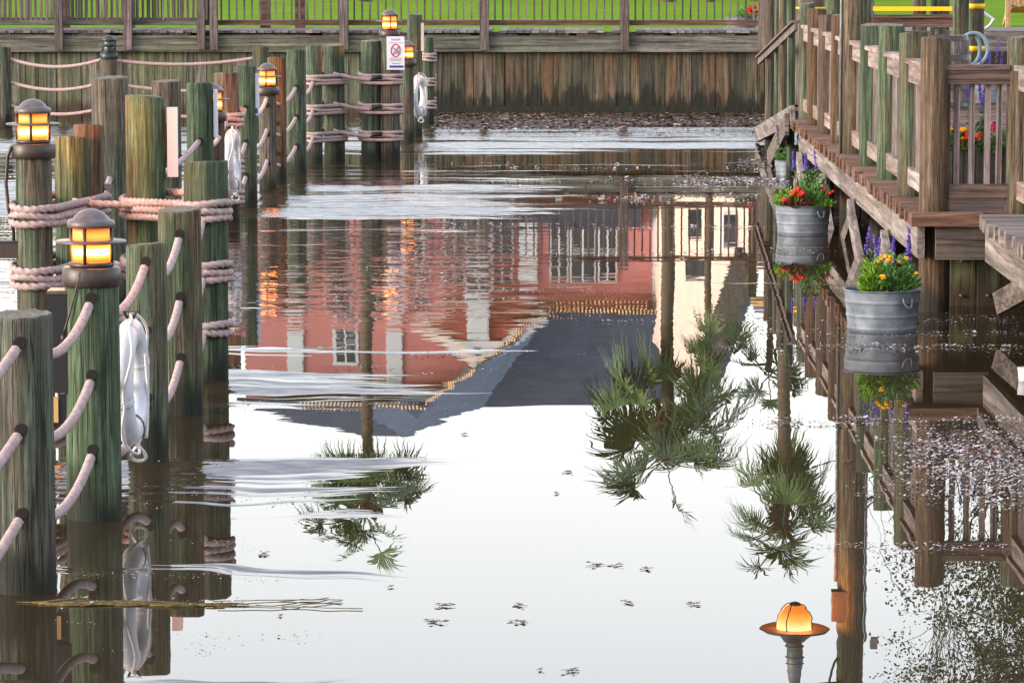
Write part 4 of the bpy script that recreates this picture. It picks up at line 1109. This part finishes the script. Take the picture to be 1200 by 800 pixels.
# planter box behind the end railing
Yx = 28.1; xa, xb = at_Y(1100, 200, Yx).x, at_Y(1186, 200, Yx).x
t = thing('planter_box', 'dark wooden planter box behind the short end railing', 'planter', ((xa+xb)/2, Yx, DZ))
b = MB(); x = xa
while x < xb-.02: b.box(x, x+.085, Yx-.2, Yx-.175, DZ+.003, DZ+.36); x += .09
b.build('front_boards', M['planterwood'], t)
b = MB(); x = xa
while x < xb-.02: b.box(x, x+.085, Yx+.175, Yx+.2, DZ+.003, DZ+.36); x += .09
b.build('back_boards', M['planterwood'], t)
b = MB(); b.box(xa, xb, Yx-.17, Yx+.17, DZ+.01, DZ+.32); b.build('soil', M['soil'], t)
def fl(px, py, s, m, Yf=27.95):
    p = at_Y(px, py, Yf); return (p.x-(xa+xb)/2, Yf-Yx, p.z-(DZ+.33), s, m)
foliage((xa+xb)/2, Yx, DZ+.33, .32, .22, 1100, .055, 'leaf_dark', 'red and yellow flowers crowding the planter box behind the end railing', 'flowers', 14, 'red_flower_plant',
        [fl(1113,151,.03,'yellow'),fl(1129,152,.034,'yellow'),fl(1128,162,.022,'yellow'),fl(1132,155,.04,'red'),fl(1134,162,.04,'red'),fl(1127,169,.03,'red'),fl(1144,160,.04,'red'),fl(1149,163,.04,'red'),fl(1151,159,.035,'red'),fl(1164,148,.05,'pinkfl'),fl(1166,151,.035,'red'),fl(1143,168,.03,'red')])
salvia(at_Y(1147, 140, Yx).x, Yx+.05, DZ+.45, 4, .10, .50, 'purple salvia spikes in the planter box behind the end railing', 15)
Y6 = 45.8; x6 = at_Y(1158, 120, Y6).x
tub(x6, Y6, DZ+.003, .19, .24, 'small galvanised tub with purple spikes beyond the planter box')
salvia(x6+.02, Y6, DZ+.18, 5, .14, .62, 'purple salvia spikes in the small tub by the hose', 16)

# ------------------------------------------------------------------ floating debris
def flakes(label, spots, mats, seed, name='floating_debris', zmax=.012, tilt=.45, cat='debris', raft=False):
    rnd = random.Random(seed); b = MB()
    for (px0, px1, py0, py1, n, s0, s1) in spots:
        cl = [(rnd.uniform(px0, px1), (rnd.random()+rnd.random())/2, rnd.uniform(6, 26)) for _ in range(max(3, n//22))]
        for k in range(n):
            px = rnd.uniform(px0, px1)
            u = rnd.random() if raft else (rnd.random()+rnd.random()+rnd.random())/3
            if not raft and rnd.random() < .82:
                q = rnd.choice(cl); px = q[0]+rnd.gauss(0, q[2]); u = q[1]+rnd.gauss(0, .045)
            p = at_z(px, py0+(py1-py0)*u)
            a = rnd.uniform(0, 6.28); s = rnd.uniform(s0, s1)*(1 if raft else .82)*(1.9 if rnd.random() < .06 else 1); ar = rnd.uniform(.25,.8)
            d = Vector((math.cos(a), math.sin(a), rnd.uniform(-tilt, tilt))).normalized()
            e = Vector((-math.sin(a), math.cos(a), rnd.uniform(-tilt, tilt))).normalized()
            c = Vector((p.x, p.y, .004+rnd.random()*zmax+s*tilt*.35))
            b.cur = rnd.choices(range(len(mats)), weights=[m[1] for m in mats])[0]
            b.quad(c-d*s, c-e*s*ar, c+d*s*.9, c+e*s*ar)
    o = b.build(name, [m[0] for m in mats]); tag(o, label, cat, None, 'stuff'); return o
M['fl_skyglint'] = plain('leaf_scum_skyglint', (.40,.38,.42), .35, spec=.5)  # pale lavender stands in for sky caught on tilted leaves
M['fl_tan'] = plain('leaf_scum_tan', (.34,.25,.19), .5)
M['fl_brown'] = plain('leaf_scum_brown', (.075,.045,.028), .6)
M['fl_red'] = plain('leaf_scum_red', (.22,.07,.04), .6)
flakes('floating leaf scum flecks, partly coloured pale like sky glints, drifting in bands by the boardwalk',
       [(1050,1205,486,560,1700,.006,.017),(1085,1205,500,600,1900,.006,.017),(1150,1205,520,606,700,.006,.018),(1000,1110,545,600,260,.005,.012),
        (850,1205,402,416,900,.006,.016),(880,1205,384,399,420,.006,.014),(905,1205,488,502,700,.006,.014),(840,990,496,500,130,.005,.012),
        (990,1200,636,648,330,.004,.011),(985,1120,579,585,110,.004,.01),(900,1000,636,642,60,.004,.009),
        (700,990,290,302,260,.007,.018),(760,900,262,272,150,.008,.02),(690,905,224,242,420,.010,.026),(810,915,203,222,900,.012,.03),(500,900,206,222,420,.010,.024),
        (500,760,262,272,260,.008,.02),(480,760,296,300,120,.008,.016),(560,760,338,346,90,.006,.014),(470,700,412,420,110,.005,.014),(640,960,374,380,160,.006,.014),
        (560,930,190,202,300,.012,.03),(300,560,300,345,90,.006,.014),(290,620,425,440,120,.005,.014),(1080,1200,366,384,260,.006,.014),(1000,1090,384,392,120,.005,.012)],
       [(M['fl_skyglint'],4),(M['fl_tan'],3.2),(M['fl_brown'],4.5),(M['fl_red'],.3)], 21)
flakes('fine specks of floating scum trailing round the near left pilings',
       [(60,275,533,547,160,.003,.009),(150,400,556,604,260,.003,.008),(62,330,668,684,240,.002,.007),(66,360,716,770,170,.002,.007),(64,300,700,712,160,.003,.010),(140,300,606,660,90,.002,.006),(270,520,470,486,120,.003,.009)],
       [(M['fl_skyglint'],3),(M['fl_tan'],3),(M['fl_brown'],4)], 23, 'floating_specks')
flakes('brown leaf litter raft floating against the far bulkhead',
       [(505,905,130,148,13000,.018,.048),(505,720,130,152,8000,.018,.05),(865,925,184,196,500,.015,.035),(290,510,140,150,600,.02,.04),(505,900,148,160,500,.02,.05)],
       [(M['fl_brown'],9),(M['fl_tan'],1.2),(M['fl_red'],.35),(M['fl_skyglint'],.10)], 22, 'leaf_litter', .02, .22, raft=True)
# a reed strand
M['reed'] = mottled('dead_reed', (.06,.045,.014), (.19,.14,.045), 40, .8)
rnd = random.Random(5); b = MB()
for k in range(110):
    x0 = rnd.triangular(10, 300, 90); ln = rnd.uniform(14, 60); yb_ = 705.5+rnd.gauss(0,1.5)*(1-.5*x0/300)+x0*.012
    a = at_z(x0, yb_, .003); c = at_z(x0+ln, yb_+rnd.uniform(-2,2), .003); mid = a.lerp(c, .5)+Vector((0,0,rnd.uniform(-.002,.008)))
    b.tube([a, mid, c], rnd.uniform(.0012,.0032), 5)
for (xa_, ya_, xb_, yb_) in ((250,704,402,702),(255,711,425,712),(300,706,385,700),(330,710,400,704)):
    b.tube([at_z(xa_+(xb_-xa_)*k/8, ya_+(yb_-ya_)*k/8+rnd.uniform(-.9,.9), .004+.004*rnd.random()) for k in range(9)], .002, 6)
tag(b.build('reed_strand', M['reed'], None, at_z(200, 706)), 'long raft of dead brown reeds drifting from the nearest piling', 'reeds')
def sprig(px, py, s, label, seed):
    rnd = random.Random(seed); p = at_z(px, py, .006); b = MB()
    n = rnd.randint(9, 16)
    for k in range(n):
        a = rnd.uniform(-.5,.5)+(PI if rnd.random() < .5 else 0)
        d = Vector((math.cos(a), math.sin(a), rnd.uniform(-.02,.10))); e = Vector((-math.sin(a), math.cos(a), rnd.uniform(-.3,.3)))
        c = p+Vector((rnd.gauss(0,.26)*s, rnd.gauss(0,.36)*s, rnd.uniform(-.004,.004))); l = s*rnd.uniform(.15,.45)
        b.quad(c, c+d*l*.5-e*l*.38, c+d*l, c+d*l*.5+e*l*.38)
        b.tube([c, p], .0010, 4)
    tag(b.build('floating_sprig', M['fl_brown'], None, p), label, 'twig', 'dark sprigs floating on the calm water')
sp = [(309,648,.055,'curled brown leaf sprig floating left, beside the piling reflections'),(509,727,.075,'largest dark sprig floating in the lower middle, left of two'),(611,727,.055,'dark leaf clump floating in the lower middle, right of two'),
      (519,709,.06,'twiggy sprig just above the largest floating sprig'),(664,552,.05,'dark leaf pair floating in the upper calm middle'),(653,577,.03,'tiny dark speck floating below the leaf pair'),
      (700,660,.08,'long dark sprig floating right of centre'),(723,661,.05,'small dark leaf clump right of the long sprig'),(758,665,.045,'small three pointed leaf bit right of the long sprig group'),
      (812,706,.07,'thin twig floating at the left of the hanging lamp reflection'),(735,705,.05,'faint strand of bits floating right of the lower middle'),(670,784,.055,'dark sliver floating near the bottom edge'),
      (633,783,.03,'small speck near the bottom edge, left of the sliver'),(458,686,.025,'lone leaf floating below the palm reflection'),(329,720,.03,'leaf bit floating just below the reed raft'),(610,708,.045,'flat twig floating above the right leaf clump'),(544,508,.05,'dark leaf in the calm water under the pale roof reflection'),(993,540,.05,'leaf beside the tall pole reflection')]
for k, (px, py, s, lb) in enumerate(sp): sprig(px, py, s, lb, 60+k)
# floating cup at right edge
p = at_z(1197, 446, 0); px_, py_ = p.x, p.y
t = thing('floating_cup', 'white cup with an orange band floating at the right edge', 'cup', (px_, py_, 0))
b = MB(); b.lathe([(.035,-.03),(.045,.085),(.042,.085),(.034,.0)], (px_+.02,py_,0), 20); b.build('cup_body', M['white'], t)
b = MB(); b.lathe([(.0392,.02),(.0425,.055),(.0424,.055)], (px_+.0205,py_,0), 20, caps=False); b.build('band', M['yellow'], t)

# ------------------------------------------------------------------ pink house across the lawn (seen in the water)
YH = 120.0
def hx(px, Y=YH): return at_Y(px, 0, Y).x
def hz(yr, Y=YH): return mir(683, yr, Y).z
t = thing('pink_house', 'large pink clapboard house with slate roofs and string lights beyond the lawn', 'house', (hx(530), YH, LZ))
b = MB(); b.prism([(hx(284),YH,LZ-.2),(hx(562),YH,LZ-.2),(hx(562),YH,hz(433)),(hx(516),YH,hz(461)),(hx(508),YH,hz(474)),(hx(284),YH,hz(474))], (0,11,0)); b.build('wall', M['pink'], t)
b = MB(); b.box(hx(562)+.004, hx(768), YH+.05, YH+11, LZ-.2, hz(371)); b.build('wall', M['pink'], t)
b = MB(); b.box(hx(766), hx(771.5), YH-.04, YH+.2, LZ, hz(368)); b.build('corner_trim', M['trim'], t)
# main roof right block
e0, e1 = hz(370, 119.2), hz(474, 126)
b = MB(); b.prism([(hx(566,119.2),119.2,e0),(hx(776,119.2),119.2,e0),(hx(789,126),126,e1),(hx(550,126),126,e1)], (0,0,-.22)); b.prism([(hx(550,126),126.01,e1),(hx(789,126),126.01,e1),(hx(776),132,e0),(hx(566),132,e0)], (0,0,-.22)); b.build('roof', M['slate'], t)
b = MB(); b.prism([(hx(768),YH+.1,e0-.1),(hx(768),131.5,e0-.1),(hx(768),126,e1-.25)], (-.15,0,0)); b.build('gable_end', M['cream'], t)
# roof slope between the blocks; its different lighting is put into paler shingles
b = MB()
P = [(642,370,118.4),(566,474,124.5),(474,514,125.5),(420,482,119.4),(516,462,118.6),(557,436,118.2)]
pp = [mir(*q) for q in P]
for tr in ((0,1,5),(5,1,4),(1,2,4),(4,2,3)): b.tri(*[pp[k] for k in tr]); b.tri(*[pp[k]+Vector((0,.12,-.2)) for k in reversed(tr)])
for k in range(6): b.quad(pp[k], pp[(k+1) % 6], pp[(k+1) % 6]+Vector((0,.12,-.2)), pp[k]+Vector((0,.12,-.2)))
b.build('roof', M['slate_pale'], t, None, 'blue grey roof slope, coloured paler as if lit differently, between the gable and the main roof')
# left hip roof
zl, zr = hz(474,119.2), hz(512,126)
b = MB(); b.prism([(hx(276),119.2,zl),(hx(500,119.2),119.2,zl),(hx(476,126),126,zr),(hx(425,126),126,zr)], (0,0,-.2)); b.prism([(hx(425,126),126.01,zr),(hx(476,126),126.01,zr),(hx(566,126),132,zl),(hx(276),132,zl)], (0,0,-.2)); b.build('roof', M['slate'], t)
# gable front
ap, gl, gr = mir(560,424,118.7), mir(484,374,118.7), mir(640,371,118.7)
b = MB(); b.prism([gl, gr, ap], (0,.8,0)); b.build('gable', M['pinkred'], t)
def fascia(a, c, w, y):
    b = MB(); a = Vector(a); c = Vector(c); a.y = c.y = y; b.bar(a, c, w, .05, (0,1,0)); return b
fascia(gl, ap, .42, 118.55).build('barge_board', M['trim'], t); fascia(gr, ap, .42, 118.50).build('barge_board', M['trim'], t)
mL, mR = Vector(gl).lerp(Vector(ap), .62), Vector(gr).lerp(Vector(ap), .62)
fascia(mL, mR, .34, 118.45).build('gable_tie', M['trim'], t)
a, c = mir(547,345,118.62), mir(573,396,118.62)
b = MB(); b.box(a.x, c.x, 118.55, 118.68, a.z, c.z); 
for k in range(9): b.box(a.x+.06, c.x-.06, 118.52, 118.549, a.z+.05+k*(c.z-a.z-.1)/9, a.z+.05+(k+.7)*(c.z-a.z-.1)/9)
b.build('louvre_vent', M['trim'], t)
def window(x0, x1, y0, y1, trim=3.0, mull=True, white=False, Y=YH):
    a, c = mir(x0,y0,Y), mir(x1,y1,Y); f = trim/35.0
    b = MB(); b.box(a.x-f, c.x+f, Y-.06, Y-.005, a.z-f, c.z+f); w0 = b.build('window', M['trim'], t)
    b = MB(); b.box(a.x, c.x, Y-.075, Y-.062, a.z, c.z); b.build('pane', M['trim'] if white else M['window'], w0)
    if mull and not white:
        b = MB(); xm = (a.x+c.x)/2; zm = (a.z+c.z)/2
        b.box(xm-.03, xm+.03, Y-.09, Y-.077, a.z, c.z); b.box(a.x, c.x, Y-.094, Y-.0905, zm-.025, zm+.025); b.build('mullion', M['trim'], w0)
for x0, x1 in ((522,543),(547,574),(578,599),(646,664),(670,696),(703,721)): window(x0, x1, 262, 327, 2.2)
window(609, 629, 250, 330, 1.0, white=True)
for x0, x1 in ((338,355),(454,471)): window(x0, x1, 386, 452, 1.2, white=True)
window(394, 416, 392, 424, 4.0)
for x0, x1 in ((300,322),(340,362),(384,410),(430,452),(478,500)): window(x0, x1, 300, 345, 2.0)
# porch roof
a, c = hz(236), hz(268)
b = MB(); b.prism([(hx(470,117),117.2,a),(hx(752,117),117.2,a),(hx(752),YH-.01,c),(hx(470),YH-.01,c)], (0,0,-.15)); b.build('porch_roof', M['slate'], t)
for px in (490,540,600,655,705,748):
    b = MB(); b.box(hx(px,117.5)-.1, hx(px,117.5)+.1, 117.4, 117.6, LZ, a-.15); b.build('porch_column', M['trim'], t)
# string lights
b = MB()
def bulbs(pa, pb, n):
    for k in range(n):
        u = (k+.5)/n; p = Vector(pa).lerp(Vector(pb), u); p.z += random.uniform(-.03,.03)
        b.box(p.x-.025, p.x+.025, p.y-.025, p.y+.025, p.z-.07, p.z+.05)
Yl = 118.25
bulbs(mir(640,371,Yl), mir(562,424,Yl), 26); bulbs(mir(484,374,Yl), mir(558,424,Yl), 24); bulbs(mir(557,436,Yl-.2), mir(498,470,Yl-.2), 22)
bulbs(mir(500,476,119), mir(350,476,119), 34); bulbs(mir(770,366,119), mir(642,366,119), 30); bulbs(mir(760,358,119), mir(650,360,119), 22); bulbs(mir(484,374,119), mir(440,378,119), 10)
b.build('string_lights', M['string'], t)

# pale house to the right
Y2 = 109.0
t = thing('pale_house', 'pale pink and cream house with a steep gable right of the pink one', 'house', (hx(830,Y2), Y2, LZ))
def y2(px): return Y2+(880-px)/107*9.0
def m2(px, yr, o=0): 
    p = mir(px, yr, y2(px)); p.y -= o; return p
def ground(p): return Vector((p.x, p.y, LZ-.2))
al, arr, apx, apl = m2(773,352), m2(877,326), m2(832,446), m2(800,446)
back = Vector((-.6, 9.0, 0))
b = MB(); b.prism([ground(al), ground(arr), arr, apx, apl, m2(773,410)], back); b.build('wall', M['palepink'], t)
b = MB(); b.prism([ground(m2(774,300,.06)), ground(m2(792,300,.06)), m2(792,362,.06), m2(774,362,.06)], (0,.05,0)); b.build('wall', M['cream'], t, None, 'strip of wall coloured cream as if in sun')  # sunlit strip put into the wall colour
b = MB(); a_, c_ = m2(882,320,.5), m2(835,449,.5); dn = Vector((-.55,0,-.75)); b.prism([a_, c_, c_+dn, a_+dn], (.2,.4,0)); b.build('roof_edge', M['bark'], t)
b = MB(); a_, c_ = m2(882,320,.7), m2(835,449,.7); b.prism([a_, a_+back*1.1, c_+back*1.1, c_], (.16,0,.16)); b.build('roof', M['slate'], t)
for (x0,x1,y0,y1) in ((803,826,300,326),(806,822,244,280),(848,862,250,290)):
    f = 1.8
    b = MB(); b.prism([m2(x0-f,y0-f,.10), m2(x1+f,y0-f,.10), m2(x1+f,y1+f,.10), m2(x0-f,y1+f,.10)], (0,.06,0)); w0 = b.build('window', M['trim'], t)
    b = MB(); b.prism([m2(x0,y0,.14), m2(x1,y0,.14), m2(x1,y1,.14), m2(x0,y1,.14)], (0,.03,0)); b.build('pane', M['window'], w0)
Yg = 106.0
t = thing('garden_pavilion', 'small pavilion with a lit roof edge near the boardwalk gangway reflection', 'pavilion', (hx(903,Yg), Yg, LZ))
b = MB(); b.prism([mir(880,352,Yg), mir(925,352,Yg), mir(920,368,Yg+2), mir(884,368,Yg+2)], (0,0,-.15)); b.build('roof', M['slate_pale'], t)
for px in (884, 921):
    b = MB(); x = hx(px,Yg+.1); b.box(x-.12, x+.12, Yg+.05, Yg+.3, LZ, mir(880,351,Yg).z-.1); b.build('column', M['pile_brown'], t)
b = MB()
for k in range(16):
    p = mir(880+45*(k+.5)/16, 355, Yg-.05); b.box(p.x-.04, p.x+.04, p.y-.05, p.y+.02, p.z-.06, p.z+.06)
b.build('string_lights', M['string'], t)

# ------------------------------------------------------------------ palms
def palm(tx_, Y, ybase_r, yc, wpx, leaves, Rl, label, seed, boots=True, lean=0, spread=1.0):
    rnd = random.Random(seed); s = F/Y
    x = at_Y(tx_, 0, Y).x; zc = mir(tx_, yc, Y).z; r = wpx/2/s
    t = thing('palm_tree', label, 'palm', (x, Y, LZ), 'sabal palms on the lawn')
    b = MB(); pts = []; rad = []
    for k in range(14):
        u = k/13; pts.append((x+lean*math.sin(u*2.2)*.15+.02*math.sin(k*1.3), Y, LZ-.2+(zc-LZ+.2)*u)); rad.append(r*(1.15-.2*u)*(1+.05*math.sin(k*2.1)))
    b.tube(pts, r, 14, rad=rad); b.build('trunk', M['palmtrunk'], t)
    xc = pts[-1][0]
    if boots:
        b = MB()
        for k in range(70):
            a = rnd.uniform(0, 6.28); z = zc-rnd.uniform(.0,1.3); d = Vector((math.cos(a), math.sin(a), rnd.uniform(.7,1.4))).normalized()
            p = Vector((xc+r*.8*math.cos(a), Y+r*.8*math.sin(a), z)); b.bar(p, p+d*rnd.uniform(.25,.5), .10, .04, (math.cos(a), math.sin(a), 0))
        b.build('boots', M['palmboot'], t)
    b = MB()
    for k in range(leaves):
        a = rnd.uniform(0, 2*PI); el = R(rnd.choice([rnd.uniform(-65,-15), rnd.uniform(-30,25), rnd.uniform(10,80)]))
        pl = Rl*rnd.uniform(.35,.72); d = Vector((math.cos(a)*math.cos(el)*spread, math.sin(a)*math.cos(el)*spread, math.sin(el)))
        p0 = Vector((xc, Y, zc+rnd.uniform(-.45,.30))); pts = []
        for q in range(7):
            u = q/6; pts.append(p0+d*pl*u+Vector((0,0,-.22*u*u*pl)))
        b.tube(pts, .018, 5)
        tip = pts[-1]; fd = ((pts[-1]-pts[-2]).normalized()+Vector((0,0,-rnd.uniform(0,.6)))).normalized()
        sd_ = fd.cross(Vector((0,0,1)))
        if sd_.length < .05: sd_ = Vector((1,0,0))
        sd_.normalize(); sd_.rotate(Matrix.Rotation(rnd.uniform(-.9,.9), 3, fd)); nn_ = sd_.cross(fd)
        fl_ = Rl*rnd.uniform(.28,.48); m = 30; sp_ = rnd.uniform(75,125)
        for q in range(m):
            an = R(-sp_+2*sp_*q/(m-1))
            dd = fd*math.cos(an)+sd_*math.sin(an)+nn_*rnd.uniform(-.12,.12); le = fl_*(.70+.40*math.cos(an*.7))*rnd.uniform(.65,1.15)
            perp = (fd*-math.sin(an)+sd_*math.cos(an))
            base = tip-fd*.02; mid = base+dd*le*.55+nn_*(.05*abs(math.sin(an)))+Vector((0,0,-.04*le)); end = base+dd*le+Vector((rnd.uniform(-.04,.04),0,-rnd.uniform(.06,.34)*le))
            w1 = le*.034
            b.quad(base-perp*.006, mid-perp*w1, mid+perp*w1, base+perp*.006)
            b.tri(mid-perp*w1, end, mid+perp*w1)
    b.build('crown', M['palmleaf'], t)
    return t
palm(428, 104, 0, 598, 14, 46, 2.2, 'sabal palm standing alone in front of the pink house', 31)
palm(784, 103, 0, 532, 15, 52, 2.75, 'tall wide crowned sabal palm nearest the slate roof end', 32)
palm(923, 96, 0, 622, 15, 36, 2.2, 'tallest thin crowned sabal palm reflected next to the lamp pole', 33)
palm(832, 103, 0, 448, 8, 14, 1.7, 'short sabal palm with a low crown between two taller ones', 34, boots=False)
palm(905, 105, 0, 436, 8, 16, 1.7, 'shortest sabal palm in front of the pale house', 35, boots=False)

# ------------------------------------------------------------------ live oak at right
def oak():
    rnd = random.Random(41); Y = 78.0
    x0 = at_Y(1235, 0, Y).x
    t = thing('oak_tree', 'dark spreading live oak overhanging the right boardwalk', 'tree', (x0, Y, LZ))
    tips = []; b = MB()
    def limb(p, d, l, r, depth):
        n = 6; pts = [p.copy()]; rad = [r]; q = p.copy(); dd = d.copy()
        for k in range(n):
            dd = (dd+Vector((rnd.gauss(0,.13), rnd.gauss(0,.13), rnd.gauss(.02,.1)))).normalized(); q = q+dd*l/n
            pts.append(q.copy()); rad.append(r*(1-.55*(k+1)/n))
            if depth >= 2: tips.append((q.copy(), depth))
        b.tube(pts, r, 7, rad=rad)
        if depth < 4:
            for k in range(3 if depth else 6):
                i = rnd.randint(2, n); a = rnd.uniform(0, 6.28)
                nd = (dd*.55+Vector((math.cos(a), math.sin(a), rnd.uniform(-.15,.75)))*.85).normalized()
                limb(pts[i], nd, l*rnd.uniform(.55,.8), rad[i]*.62, depth+1)
    limb(Vector((x0,Y,LZ-.2)), Vector((-.12,0,1)).normalized(), 5.2, .38, 0)
    b.build('trunk', M['bark'], t)
    b = MB(); tw = MB(); n = 0
    while n < 560:
        px_, pr_ = rnd.uniform(1045, 1420), rnd.uniform(572, 900)
        u = (px_-1050)/150; v = (pr_-575)/225
        dens = min(1, max(0, .15+.55*u))*(.35+.75*v)
        if px_ < 1200 and rnd.random() > dens: continue
        n += 1; Yq = Y+rnd.uniform(-3.5,3.5); c0 = mir(px_, pr_, Yq)
        src = rnd.choice(sorted((q[0] for q in tips), key=lambda q: (q-c0).length)[:8])
        tw.tube(sag(src, c0, -.15, 5), .008, 4)
        for k in range(rnd.randint(90, 210)):
            c = c0+Vector((rnd.gauss(0,.30), rnd.gauss(0,.30), rnd.gauss(0,.2)))
            d = Vector((rnd.gauss(0,1), rnd.gauss(0,1), rnd.gauss(-.2,.7))).normalized(); e = d.orthogonal().normalized(); e.rotate(Matrix.Rotation(rnd.uniform(0,6.28), 3, d))
            l = rnd.uniform(.05,.12); b.quad(c, c+d*l*.5-e*l*.28, c+d*l, c+d*l*.5+e*l*.28)
    tw.build('twigs', M['bark'], t)
    b.build('crown', M['oakleaf'], t)
    print('oak leaves', len(b.f), 'top', max(v[2] for v in b.v), min(v[0] for v in b.v), max(v[0] for v in b.v))
oak()
for o in bpy.data.objects:
    if '_o' in o: del o['_o']
print('objects', len(bpy.data.objects))
